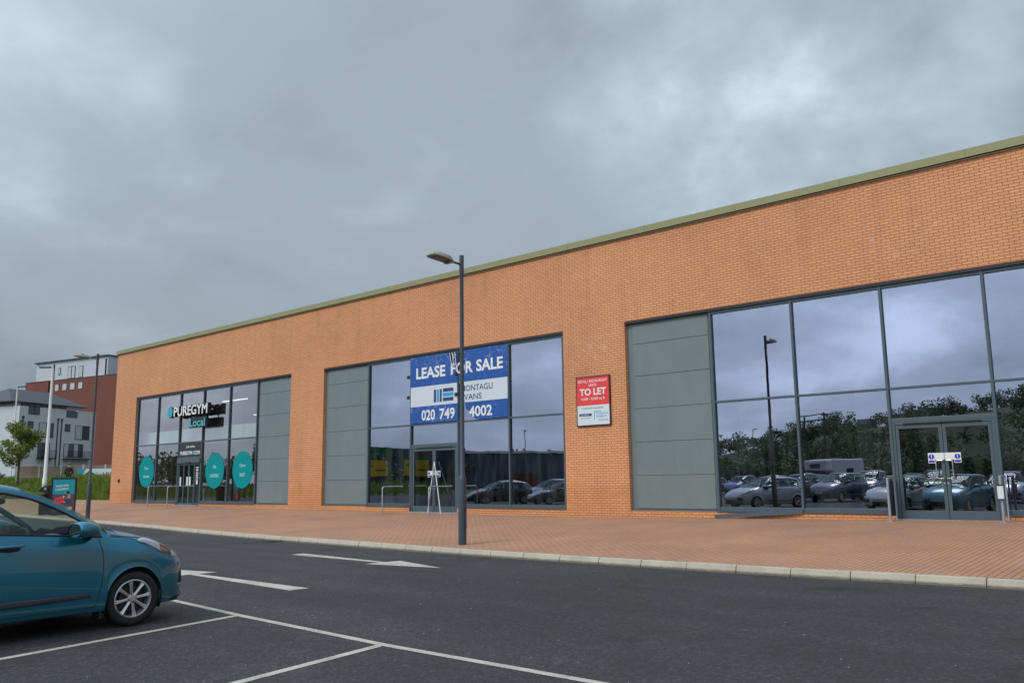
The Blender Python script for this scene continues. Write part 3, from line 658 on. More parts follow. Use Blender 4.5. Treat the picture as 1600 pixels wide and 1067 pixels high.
# glazing
def frame_member(mb, x0, x1, z0, z1, proud=.06): mb.box(x0, x1, GY - proud, GY + .08, z0, z1)
for oi, o in enumerate(OPEN):
    ml = o['mull']; fm = MB(); di = o['door']; gname = 'gymglass' if o.get('gym') else 'glass'
    W2 = .032
    for i, x in enumerate(ml):
        frame_member(fm, x - W2, x + W2, ZS + .0 if i not in (di, di + 1) else 0.36, ZT - .08, .07)
    for i in range(len(ml) - 1):
        a, b = ml[i] + W2, ml[i + 1] - W2
        frame_member(fm, a, b, 3.64, 3.70, .055); frame_member(fm, a, b, ZT - .16, ZT - .08, .055)
        if i != di: frame_member(fm, a, b, ZS, ZS + .13, .055)
        else: frame_member(fm, a, b, 2.83, 2.93, .055)
    win = fm.build('window', 'frame', bld, bevel=.005)
    segs = [(o['mull'][0] - .03, ml[di] - W2 - .002), (ml[di + 1] + W2 + .002, ml[-1] + .03)]
    for a, b in segs: MB().box(a, b, FY - .03, GY - .072, ZS + .003, ZS + .03).build('sill', 'frame', win)
    for i in range(len(ml) - 1):
        a, b = ml[i] + W2 - .005, ml[i + 1] - W2 + .005
        cells = [(3.69, ZT - .15), (ZS + .12, 3.65)] if i != di else [(3.69, ZT - .15), (2.92, 3.65)]
        for z0, z1 in cells:
            t1, t2 = random.uniform(-.0007, .0007) * (b - a), random.uniform(-.0006, .0006) * (z1 - z0)
            if o.get('gym') and i == di and z0 < 3:
                continue
            MB().quad((a, GY, z0), (b, GY + t1, z0), (b, GY + t1 + t2, z1), (a, GY + t2, z1)).build('pane', gname, win)
    # movement of light from the small pale blinds is left to real interior pieces
# double doors of the middle and right shopfronts
def double_door(x0, x1, zb_, zt_, short_handles=True):
    d = MB(); d.box(x0 + .035, x0 + .10, GY - .05, GY + .05, zb_, zt_); d.box(x1 - .10, x1 - .035, GY - .05, GY + .05, zb_, zt_); d.box(x0 + .10, x1 - .10, GY - .05, GY + .05, zt_ - .06, zt_)
    dr = d.build('door', 'frame', bld, bevel=.004)
    MB().box(x0 + .3, x1 - .3, GY - .062, GY - .052, zt_ - .062, zt_ - .03).build('closer_gap', 'darkgap', dr)
    xm = (x0 + x1) / 2
    for a, b, s in ((x0 + .106, xm - .006, 1), (xm + .006, x1 - .106, -1)):
        q = MB(); st = .075
        q.box(a, a + st, GY - .035, GY + .035, zb_ + .02, zt_ - .07); q.box(b - st, b, GY - .035, GY + .035, zb_ + .02, zt_ - .07)
        q.box(a + st, b - st, GY - .035, GY + .035, zb_ + .02, zb_ + .22); q.box(a + st, b - st, GY - .035, GY + .035, zt_ - .16, zt_ - .07)
        q.build('door_leaf', 'frame', dr, bevel=.003)
        t1 = random.uniform(-.002, .002)
        MB().quad((a + st, GY, zb_ + .22), (b - st, GY + t1, zb_ + .22), (b - st, GY + t1, zt_ - .16), (a + st, GY, zt_ - .16)).build('pane', 'doorglass', dr)
        hx = (b - .035) if s == 1 else (a + .035)
        if short_handles:
            ox = hx - s * .14; r = .013; zc = zb_ + 1.18
            pts = [(hx, GY - .036, zc + .21), (hx, GY - .09, zc + .21), (ox + s * .03, GY - .105, zc + .21), (ox, GY - .105, zc + .18), (ox, GY - .105, zc - .18), (ox + s * .03, GY - .105, zc - .21), (hx, GY - .09, zc - .21), (hx, GY - .036, zc - .21)]
            MB().tube(pts, r, 8).build('handle', 'steel', dr, smooth=True)
        MB().lathe([(0, .012), (.022, .012), (.022, 0)], 14, Matrix.Translation((hx, GY - .036, zb_ + .86)) @ Matrix.Rotation(R(90), 4, 'X')).build('lock', 'steel', dr, smooth=True)
    th = MB(); th.box(x0 - .02, x1 + .02, GY - .14, GY + .1, zb_ - .05, zb_ + .018); th.build('threshold', 'galv', dr)
    return xm
xm2 = double_door(-24.56, -22.02, 0.435, 2.83, short_handles=False)
xm3 = double_door(-7.03, -4.70, 0.50, 2.83)
# sliding gym door: header, four leaves
x0, x1 = -42.30 + .035, -39.97 - .035; zb_ = 0.54
d = MB(); d.box(x0, x1, GY - .13, GY + .06, 2.62, 2.83); d.box(x0, x0 + .06, GY - .05, GY + .05, zb_, 2.62); d.box(x1 - .06, x1, GY - .05, GY + .05, zb_, 2.62)
gdr = d.build('door', 'frame', bld, bevel=.005)
MB().box(-41.35, -40.9, GY - .17, GY - .131, 2.60, 2.66).build('sensor', 'black', gdr)
for k in range(4):
    a = x0 + .06 + k * (x1 - x0 - .12) / 4; b = a + (x1 - x0 - .12) / 4; yy = GY - (.02 if k in (1, 2) else 0)
    q = MB(); q.box(a + .003, a + .06, yy - .03, yy + .02, zb_ + .02, 2.60); q.box(b - .06, b - .003, yy - .03, yy + .02, zb_ + .02, 2.60)
    q.box(a + .06, b - .06, yy - .03, yy + .02, zb_ + .02, zb_ + .11); q.box(a + .06, b - .06, yy - .03, yy + .02, 2.52, 2.60)
    q.build('door_leaf', 'frame', gdr)
    MB().quad((a + .06, yy, zb_ + .11), (b - .06, yy, zb_ + .11), (b - .06, yy, 2.52), (a + .06, yy, 2.52)).build('pane', 'doorglass', gdr)
MB().box(x0 - .05, x1 + .05, GY - .2, GY + .1, zb_ - .08, zb_ + .015).build('threshold', 'galv', gdr)
# wall vent spots and an outlet box
MB().box(-48.75, -48.62, FY - .06, FY - .002, 1.72, 1.9).build('outlet_box', 'black', bld)
for x, z in ((-49.05, 3.0), (-48.9, 3.1)): MB().lathe([(0, .01), (.05, .01), (.06, 0)], 12, Matrix.Translation((x, FY - .001, z)) @ Matrix.Rotation(R(90), 4, 'X')).build('wall_fixing', 'lampgrey', bld)
# interior
it = MB(); it.box(XL + .35, XR - .35, FY + .35, FY + 29.6, 0.36, 0.42); it.build('interior_floor', 'intfloor', bld)
iw = MB()
for x in (-31.2, -15.9, 1.4): iw.box(x - .1, x + .1, FY + .35, FY + 29, .42, 8.6)
iw.box(XL + .3, XR - .3, FY + 15, FY + 15.2, .42, 8.6)
iw.build('interior_wall', plain('bare_blockwork', (0.16, 0.16, 0.155), 0.95), bld)
for x, y in ((-8.4, 24.0), (-11.3, 22.9), (-2.2, 24.0), (-26.6, 22.8), (-20.3, 24.5)):
    MB().box(x - .13, x + .13, y, y + .28, .42, 8.6).build('column', 'palegreen', bld)
MB().box(XL + .4, -31.35, FY + .75, FY + .9, 3.72, 4.42).build('mezzanine_front', plain('mezzanine_white', (0.74, 0.82, 0.78), .7), bld)
MB().box(XL + .4, -31.35, FY + 2.8, FY + 14.9, 3.75, 3.9).build('mezzanine_floor', 'ochre', bld)
for k, (x, y) in enumerate(((-41, 24.4), (-36.6, 24.4), (-46, 24.4), (-38.8, 28.5), (-44.5, 28.5), (-34.0, 28.5))):
    MB().box(x - 1.2, x + 1.2, y - .03, y + .03, 5.9 if k < 3 else 5.6, 5.95 if k < 3 else 5.65).build('strip_light', emis('strip_lamp', (1, .97, .9), 1.6), bld)
for x in (-44.0, -38.3, -34.9):
    MB().box(x, x + 1.0, 24.0, 24.6, .42, 1.35).build('reception_desk', 'palegreen', bld)
tm = MB()
tm.lathe([(0, .03), (.20, .03), (.24, 0)], 18, Matrix.Translation((-45.0, 25.0, 1.0)))

# ---------------------------------------------------------------- signs on the building
def sign_obj(name, label, cat='sign', loc=(0, 0, 0)):
    return tag(empty(name, loc), label, cat)
# gym name sign: box letters on stand-off brackets
SY = 21.62
gsn = sign_obj('gym_sign', 'white and cyan box lettering sign standing proud of the upper gym windows')
b1 = MB(); put_text(b1, 'PUREGYM', -40.47, SY, 4.98, width=3.30, height=0.50, extrude=.015, bold=0.018); b1.build('lettering', 'white', gsn)
b2 = MB(); put_text(b2, 'PUREGYM', -40.47, SY + .022, 4.965, width=3.40, height=0.54, extrude=.17, bold=0.05); b2.build('letter_return', 'black', gsn)
b3 = MB().lathe([(0, .0), (.27, 0), (.27, -.14)], 32, Matrix.Translation((-42.52, SY, 5.22)) @ Matrix.Rotation(R(90), 4, 'X')); b3.build('dot', 'cyan', gsn)
MB().lathe([(0, -.0), (.29, 0), (.29, -.17), (0, -.17)], 32, Matrix.Translation((-42.52, SY + .02, 5.22)) @ Matrix.Rotation(R(90), 4, 'X')).build('dot_return', 'black', gsn)
b4 = MB(); put_text(b4, 'Local', -39.72, SY, 4.38, width=1.45, height=0.40, extrude=.01, bold=0.01); b4.build('lettering', plain('pale_cyan', (0.08, .50, .52), .4), gsn)
MB().box(-40.52, -38.9, SY + .03, SY + .15, 4.33, 4.84).build('back_panel', 'black', gsn)
bk = MB(); bk.box(-42.2, -38.85, SY + .195, SY + .25, 5.05, 5.14); bk.box(-42.2, -38.85, SY + .195, SY + .25, 5.30, 5.39)
for x in (-42.25, -41.9, -39.97, -39.2): bk.box(x - .03, x + .03, SY + .26, GY - .075, 5.05, 5.39)
for x in (-40.2, -39.2): bk.box(x - .025, x + .025, SY + .152, SY + .19, 4.4, 5.1)
bk.build('bracket', 'black', gsn)
# teal vinyl discs
def disc(x, z, r, lines, label):
    o = sign_obj('window_sticker', label, 'sticker'); o['group'] = 'teal discs on the gym windows'
    MB().lathe([(0, .004), (r, .004), (r, 0)], 48, Matrix.Translation((x, GY - .006, z)) @ Matrix.Rotation(R(90), 4, 'X')).build('disc', 'teal', o)
    t_ = MB()
    for k, (s, w_) in enumerate(lines): put_text(t_, s, x, GY - .0115, z + .10 - .42 * k, width=w_, height=.17 if s != 'classes' else .15)
    t_.build('lettering', plain('pale_print', (.50, .78, .78), .5), o)
disc(-45.76, 2.27, .835, [('Free', .42), ('classes', .72)], 'teal disc sticker reading Free classes on the leftmost gym window')
disc(-38.75, 2.21, .86, [('No', .26), ('contract', .78)], 'teal disc sticker reading No contract just right of the gym door')
disc(-36.27, 2.21, .86, [('Open', .5), ('24/7', .46)], 'teal disc sticker reading Open 24/7 beside the grey cladding')
jo = sign_obj('door_header_sign', 'dark panel sign with a web address above the gym entrance')
MB().box(-42.26, -40.01, GY - .05, GY - .01, 2.94, 3.635).build('board', plain('board_charcoal', (.022, .026, .034), .5), jo)
q = MB(); put_text(q, 'Join online', -41.1, GY - .052, 3.36, width=.85, height=.15, bold=.02)
put_text(q, 'PUREGYM', -41.52, GY - .052, 3.04, width=1.15, height=.19, bold=.03); put_text(q, 'COM', -40.45, GY - .052, 3.04, width=.60, height=.19, bold=.03); q.build('lettering', 'white', jo)
MB().lathe([(0, .004), (.09, .004), (.09, 0)], 20, Matrix.Translation((-40.85, GY - .051, 3.13)) @ Matrix.Rotation(R(90), 4, 'X')).build('dot', 'cyan', jo)
# notices on the gym door
for x, z, s, wds in ((-41.95, 1.72, .14, 'on the left leaf of the gym door'), (-41.27, 1.72, .16, 'left of the centre of the gym door'), (-41.0, 1.72, .16, 'right of the centre of the gym door'), (-40.3, 1.78, .17, 'on the right leaf of the gym door')):
    o = MB().box(x - s / 2, x + s / 2, GY - .056, GY - .052, z - .22, z + .22).build('notice', 'offwhite', None); tag(o, 'small white paper notice ' + wds, 'notice', 'white notices on the gym door')
o = sign_obj('door_list_sticker', 'narrow column of white lettering on the right side of the gym door glass', 'sticker')
q = MB()
for k in range(9): q.box(-40.42, -40.42 + (.26, .2, .24, .16, .26, .22, .18, .25, .2)[k], GY - .056, GY - .053, 2.38 - .075 * k, 2.42 - .075 * k)
q.build('lettering', 'offwhite', o)

# lease banner, torn down the middle right
bn = sign_obj('lease_banner', 'large torn blue and white lease for sale banner across two upper windows', 'banner')
BY = GY - .085
def poly_sheet(pts, name, mat, parent, y=BY, th=.006, sub=None):
    mb = MB(); n = len(pts); mb.add([(p_[0], y, p_[1]) for p_ in pts] + [(p_[0], y + th, p_[1]) for p_ in pts],
        [tuple(range(n)), tuple(range(n, 2 * n))[::-1]] + [(i, (i + 1) % n, n + (i + 1) % n, n + i) for i in range(n)])
    return mb.build(name, mat, parent)
xl, xr = -24.53, -19.58; z0, z1, zt_, zb2 = 4.34, 5.09, 6.23, 3.71
tl = lambda z: lerp_tab([(3.7, -22.0), (6.3, -22.03)], z)       # left edge of the tear
poly_sheet([(xl, z1), (-22.04, z1), (-22.03, 6.16), (-22.33, 5.85), (-22.5, zt_), (xl, zt_)], 'banner_field', 'bannerblue', bn)
poly_sheet([(-21.93, z1), (xr, z1), (xr, zt_), (-21.86, zt_), (-21.9, 5.7), (-21.95, 5.3)], 'banner_field', 'bannerblue', bn)
poly_sheet([(xl, z0), (-22.02, z0), (-22.04, z1 - .003), (xl, z1 - .003)], 'banner_band', 'bannerwhite', bn)
poly_sheet([(-21.63, z0), (xr, z0), (xr, z1 - .003), (-21.93, z1 - .003), (-21.75, 4.85), (-21.7, 4.6)], 'banner_band', 'bannerwhite', bn)
poly_sheet([(xl, zb2), (-22.0, zb2), (-22.02, z0 - .003), (xl, z0 - .003)], 'banner_field', 'bannerblue', bn)
poly_sheet([(-21.3, 3.86), (-21.12, 3.72), (-20.9, 3.70), (xr, zb2), (xr, z0 - .003), (-21.63, z0 - .003), (-21.6, 4.1), (-21.42, 4.02)], 'banner_field', 'bannerblue', bn)
# loose flap strips hanging inside the tear
fl = MB()
for k in range(3):
    xa = -22.42 + .13 * k
    fl.add([(xa, BY - .02, 6.22), (xa + .05, BY - .03, 6.22), (xa + .22, BY - .10, 5.75 - .1 * k), (xa + .17, BY - .08, 5.72 - .1 * k)], [(0, 1, 2, 3)])
fl.build('torn_flap', plain('vinyl_back', (.55, .57, .58), .6), bn)
lt_ = MB(); yy = BY - .004
put_text(lt_, 'LEASE', -23.43, yy, 5.38, width=1.58, height=.43, bold=.03)
put_text(lt_, 'FOR', -21.79, yy, 5.395, width=1.12, height=.43, bold=.03)
put_text(lt_, 'SALE', -20.42, yy, 5.40, width=1.28, height=.43, bold=.03)
put_text(lt_, '020', -23.55, yy, 3.80, width=.73, height=.40, bold=.022); put_text(lt_, '749', -22.55, yy, 3.80, width=.80, height=.40, bold=.022)
put_text(lt_, '4002', -20.87, yy, 3.805, width=1.12, height=.38, bold=.022)
lt_.build('lettering', 'white', bn)
l2 = MB(); put_text(l2, 'MONTAGU', -21.05, yy, 4.735, width=1.55, height=.215, bold=.006); put_text(l2, 'EVANS', -21.32, yy, 4.42, width=1.02, height=.215, bold=.006)
l2.build('lettering', 'navy', bn)
lg = MB(); 
for xa, xb in ((-23.25, -23.13), (-22.93, -22.83)): lg.box(xa, xb, yy - .002, yy + .003, 4.45, 4.92)
for za, zb3 in ((4.46, 4.59), (4.80, 4.93)): lg.box(-22.77, -22.22, yy - .002, yy + .003, za, zb3)
lg.build('logo', 'navy', bn)
lg = MB(); lg.box(-23.09, -22.97, yy - .002, yy + .003, 4.45, 4.92); lg.box(-22.77, -22.22, yy - .002, yy + .003, 4.63, 4.765); lg.build('logo', 'skyblue', bn)
cpz = MB()
for x, z in ((-24.66, 5.50), (-24.66, 4.72), (-22.08, 5.42), (-22.08, 4.66)): MB().box(x - .06, x + .06, BY - .03, GY - .071, z - .06, z + .06).build('clamp', 'black', bn)

# to-let board
tl_ = sign_obj('to_let_board', 'red and white to let board fixed to the brick pier between the shopfronts')
MB().box(-16.57, -15.26, FY - .045, FY - .004, 3.20, 4.77).build('frame', plain('maroon_edge', (.03, .008, .012), .5), tl_)
MB().box(-16.53, -15.30, FY - .052, FY - .0455, 3.86, 4.73).build('panel', 'red', tl_)
MB().box(-16.53, -15.30, FY - .052, FY - .0455, 3.24, 3.855).build('panel', 'offwhite', tl_)
q = MB(); y_ = FY - .054
put_text(q, 'RETAIL / RESTAURANT', -15.915, y_, 4.575, width=1.12, height=.085, bold=.012); put_text(q, 'UNITS', -15.915, y_, 4.45, width=.30, height=.08, bold=.012)
put_text(q, 'TO LET', -15.915, y_, 4.17, width=1.02, height=.22, bold=.03); put_text(q, '4,500 - 8,000 sq ft', -15.915, y_, 4.0, width=.92, height=.10, bold=.012)
q.build('lettering', 'white', tl_)
q = MB(); put_text(q, 'FURTHER ENQUIRIES', -15.915, y_, 3.73, width=.80, height=.055, bold=.004); q.box(-16.46, -15.98, y_ - .002, y_ + .001, 3.52, 3.60)
put_text(q, '020 7409 8000', -16.22, y_, 3.44, width=.35, height=.03); put_text(q, '029 2037 0500', -15.54, y_, 3.36, width=.36, height=.04, bold=.004)
q.build('lettering', 'navy', tl_)
q = MB(); q.box(-15.88, -15.86, y_ - .002, y_ + .001, 3.40, 3.66); q.box(-15.86, -15.62, y_ - .002, y_ + .001, 3.64, 3.66)
put_text(q, 'STONEHOUSE', -15.58, y_, 3.555, width=.46, height=.06, bold=.012); put_text(q, 'ANDERSON', -15.61, y_, 3.465, width=.40, height=.06, bold=.012)
q.build('lettering', 'skyblue', tl_)
q = MB(); put_text(q, 'savills', -16.25, y_ - .0025, 3.54, width=.3, height=.045); q.build('lettering', 'offwhite', tl_)

# push/keep-clear stickers on the doors
def fire_sticker(x, s, z, sc, label):
    o = sign_obj('door_sticker', label, 'sticker'); o['group'] = 'blue and white fire door stickers'
    y = GY - .040; q = MB()
    q.box(x - .075 * sc, x + .075 * sc, y, y + .003, z - .13 * sc, z + .11 * sc)
    if s > 0: q.box(x + .076 * sc, x + .29 * sc, y, y + .003, z - .05 * sc, z + .11 * sc)
    else: q.box(x - .29 * sc, x - .076 * sc, y, y + .003, z - .05 * sc, z + .11 * sc)
    q.build('label_sheet', 'white', o)
    q = MB().lathe([(0, .003), (.062 * sc, .003), (.062 * sc, 0)], 24, Matrix.Translation((x, y - .001, z + .02 * sc)) @ Matrix.Rotation(R(90), 4, 'X'))
    q.box(x - .062 * sc, x + .062 * sc, y - .003, y - .0005, z - .115 * sc, z - .065 * sc); q.build('symbol', 'blueprint', o)
    q = MB().box(x - .009 * sc, x + .009 * sc, y - .0065, y - .0042, z + .0 * sc, z + .07 * sc); q.box(x - .009 * sc, x + .009 * sc, y - .0065, y - .0042, z - .032 * sc, z - .014 * sc); q.build('exclamation_mark', 'white', o)
fire_sticker(-6.15, 1, 1.96, 1.0, 'blue and white fire sticker on the left leaf of the right hand doors')
fire_sticker(-5.58, -1, 1.96, 1.0, 'blue and white fire sticker on the right leaf of the right hand doors')
fire_sticker(-23.55, 1, 1.83, .95, 'blue and white fire sticker on the left leaf of the middle doors')
fire_sticker(-23.02, -1, 1.83, .95, 'blue and white fire sticker on the right leaf of the middle doors')

# tall pull bars meeting in an A in front of the middle doors
for k, (xa, xb, lab) in enumerate(((-23.30, -23.25, 'left of the two slim metal poles leaning together against the middle doors'), (-22.62, -23.20, 'right of the two slim metal poles leaning together against the middle doors'))):
    o = MB().tube([(xa, GY - .34, zpav(xa, 21.6)), (xb, GY - .06 - .04 * k, 2.26)], .024, 10).build('metal_pole', 'steel', None, smooth=True)
    tag(o, lab, 'pole', 'metal poles leaning on the middle doors')

# hoop rails beside the doors
def hoop(x, y0, y1, label, h=.95, r=.024, mat='galv'):
    z0 = zpav(x, y0); z1 = zpav(x, y1); zt = max(z0, z1) + h
    pts = [(x, y0, z0), (x, y0, zt - .09)] + [(x, y0 + .09 * (1 - math.cos(a)), zt - .09 + .09 * math.sin(a)) for a in (.5, 1.05, 1.57)] + [(x, y1, zt)]
    o = MB().tube(pts, r, 10).build('guard_rail', mat, None, smooth=True)
    tag(o, label, 'railing', 'hoop guard rails at the shop doors')
hoop(-42.75, 20.8, 22.04, 'metal hoop rail left of the gym entrance'); hoop(-40.35, 20.6, 22.0, 'metal hoop rail right of the gym entrance')
hoop(-24.9, 21.0, 22.0, 'metal hoop rail left of the middle doors'); hoop(-22.3, 20.9, 22.04, 'metal hoop rail in front of the middle doors')
def door_guard(x, y0, label, shade=False):
    z = zpav(x, y0); q = MB(); q.tube([(x, y0, z), (x, y0, z + 1.0)], .032, 10); q.tube([(x, y0, z + 1.0), (x, 21.98, z + 1.0)], .02, 10); q.tube([(x, 21.97, z), (x, 21.97, z + 1.0)], .02, 8)
    g = empty('door_guard'); tag(g, label, 'railing', 'guard posts at the right hand doors')
    q.build('post', 'galv', g, smooth=True); MB().box(x - .07, x + .07, y0 - .07, y0 + .07, z - .01, z + .012).build('base_plate', 'galv', g)
    if shade: MB().box(x - .006, x + .006, y0 + .05, 21.93, z + .12, z + .94).build('glass_panel', 'doorglass', g)
    return g
door_guard(-7.02, 21.5, 'white metal guard post left of the right hand double doors', True)
g = door_guard(-4.62, 21.5, 'white metal guard post with a card tied to it right of the doors'); MB().box(-4.68, -4.56, 21.43, 21.455, 1.02, 1.32).build('card', 'offwhite', g)
q = MB(); q.box(-4.69, -4.55, 21.425, 21.46, 1.30, 1.325); q.box(-4.69, -4.55, 21.425, 21.46, .99, 1.01); q.build('strap', 'black', g)

# fallen sill flashing
o = MB(); V = []
za = zpav(-11.7, 21.8) + .01
prof = [(0, 0), (0, .09), (.11, .10), (.12, .02)]
for xe, ye, ze in ((-11.75, 21.72, za), (-9.35, 21.955, .60)): V += [(xe, ye + a, ze + b) for a, b in prof]
o.add(V, [(i, (i + 1) % 4, 4 + (i + 1) % 4, 4 + i) for i in range(4)] + [(0, 1, 2, 3), (7, 6, 5, 4)])
tag(o.build('sill_flashing', 'frame', None), 'grey metal sill strip hanging loose with one end on the paving', 'flashing')

# ================================================================ STREET LAMPS
def lamp(x, y, z, H, ang, label, group='dark grey street lamps', head_tilt=6):
    r = empty('street_lamp', (x, y, z), ang); tag(r, label, 'street lamp', group)
    MB().lathe([(.092, -.05), (.092, 1.42), (.075, 1.50), (.055, 1.54), (.05, H * .6), (.045, H - .5)], 20).build('pole', 'pole', r, smooth=True)
    MB().lathe([(.054, H - .5), (.054, H), (.0, H)], 18).build('pole_cap', 'pole', r, smooth=True)
    MB().box(-.045, .045, -.1, -.088, .35, 1.0).build('access_door', 'pole', r, bevel=.004)
    T = Matrix.Translation((0, 0, H - .2)) @ Matrix.Rotation(-R(head_tilt), 4, 'Y')     # the arm reaches along local -X, rising
    T = Matrix.Translation((0, 0, H - .22)) @ Matrix.Rotation(R(head_tilt), 4, 'Y')
    a = MB().tube([T @ Vector((-.03, 0, 0)), T @ Vector((-.30, 0, 0))], .026, 12); a.build('arm', 'pole', r, smooth=True)
    hd = MB(); prof = [(-.26, .06, .0), (-.33, .09, .045), (-.45, .17, .075), (-.80, .18, .065), (-.93, .14, .03), (-.96, .10, .0)]
    V = []
    for u, w_, h in prof: V += [T @ Vector(q) for q in ((u, -w_, -.03), (u, -w_, .005), (u, -w_ * .75, .01 + h), (u, w_ * .75, .01 + h), (u, w_, .005), (u, w_, -.03))]
    fs = [(6 * i + k, 6 * i + (k + 1) % 6, 6 * i + 6 + (k + 1) % 6, 6 * i + 6 + k) for i in range(len(prof) - 1) for k in range(6)] + [tuple(range(6))[::-1], tuple(range(30, 36))]
    hd.add(V, fs); h_ = hd.build('lamp_head', 'lampgrey', r, smooth=True, bevel=.006)
    ln = MB(); ln.add([T @ Vector(q) for q in ((-.46, -.13, -.034), (-.82, -.13, -.034), (-.82, .13, -.034), (-.46, .13, -.034), (-.46, -.13, -.045), (-.82, -.13, -.045), (-.82, .13, -.045), (-.46, .13, -.045))],
        [(0, 1, 2, 3), (7, 6, 5, 4), (0, 4, 5, 1), (1, 5, 6, 2), (2, 6, 7, 3), (3, 7, 4, 0)]); ln.build('lens', 'lens', h_)
    gear = MB(); gear.add([T @ Vector(q) for q in ((-.36, -.09, -.034), (-.44, -.12, -.034), (-.44, .12, -.034), (-.36, .09, -.034), (-.36, -.09, -.075), (-.44, -.12, -.075), (-.44, .12, -.075), (-.36, .09, -.075))],
        [(0, 1, 2, 3), (7, 6, 5, 4), (0, 4, 5, 1), (1, 5, 6, 2), (2, 6, 7, 3), (3, 7, 4, 0)]); gear.build('gear_box', 'lens', h_)
    c_ = T @ Vector((-.62, 0, .07)); MB().lathe([(.035, 0), (.035, .05), (.02, .065), (0, .07)], 12, Matrix.Translation(c_)).build('photocell', 'black', h_, smooth=True)
    return r
lamp(-13.87, 14.03, .155, 6.64, R(84), 'dark grey street lamp on the pavement before the lease banner')
lamp(-38.9, 16.3, .15, 7.2, R(70), 'dark grey street lamp near the poster stand at the gym end of the pavement')
lamp(-44.0, -51, 0, 7.5, R(100), 'far street lamp in the car park seen mirrored as a thin post')
lamp(-72, -40, 0, 8.0, R(60), 'street lamp mirrored in the window right of the middle doors')
lamp(-60, -80, 0, 9.0, R(200), 'street lamp mirrored above the middle doors')
def whitepole(x, y, z, H, r0, label, arm=1.1, ang=0):
    r = empty('lighting_column', (x, y, z), ang); tag(r, label, 'lamp post', 'pale lighting columns by the flats')
    MB().lathe([(r0, 0), (r0, H * .12), (r0 * .8, H * .13), (r0 * .5, H)], 16).build('pole', 'white', r, smooth=True)
    q = MB().tube([(0, 0, H), (-.25, 0, H + .05)], .04, 8); q.box(-arm, -.2, -.13, .13, H + .02, H + .12); q.build('lamp_head', 'pole', r)
whitepole(-71.2, 26.45, 1.0, 9.7, .17, 'tall white tapering lighting column rising from the grass', ang=R(35))
whitepole(-92.5, 31.2, 1.5, 9.7, .11, 'thin pale lighting column in front of the left corner of the flats', ang=R(200))

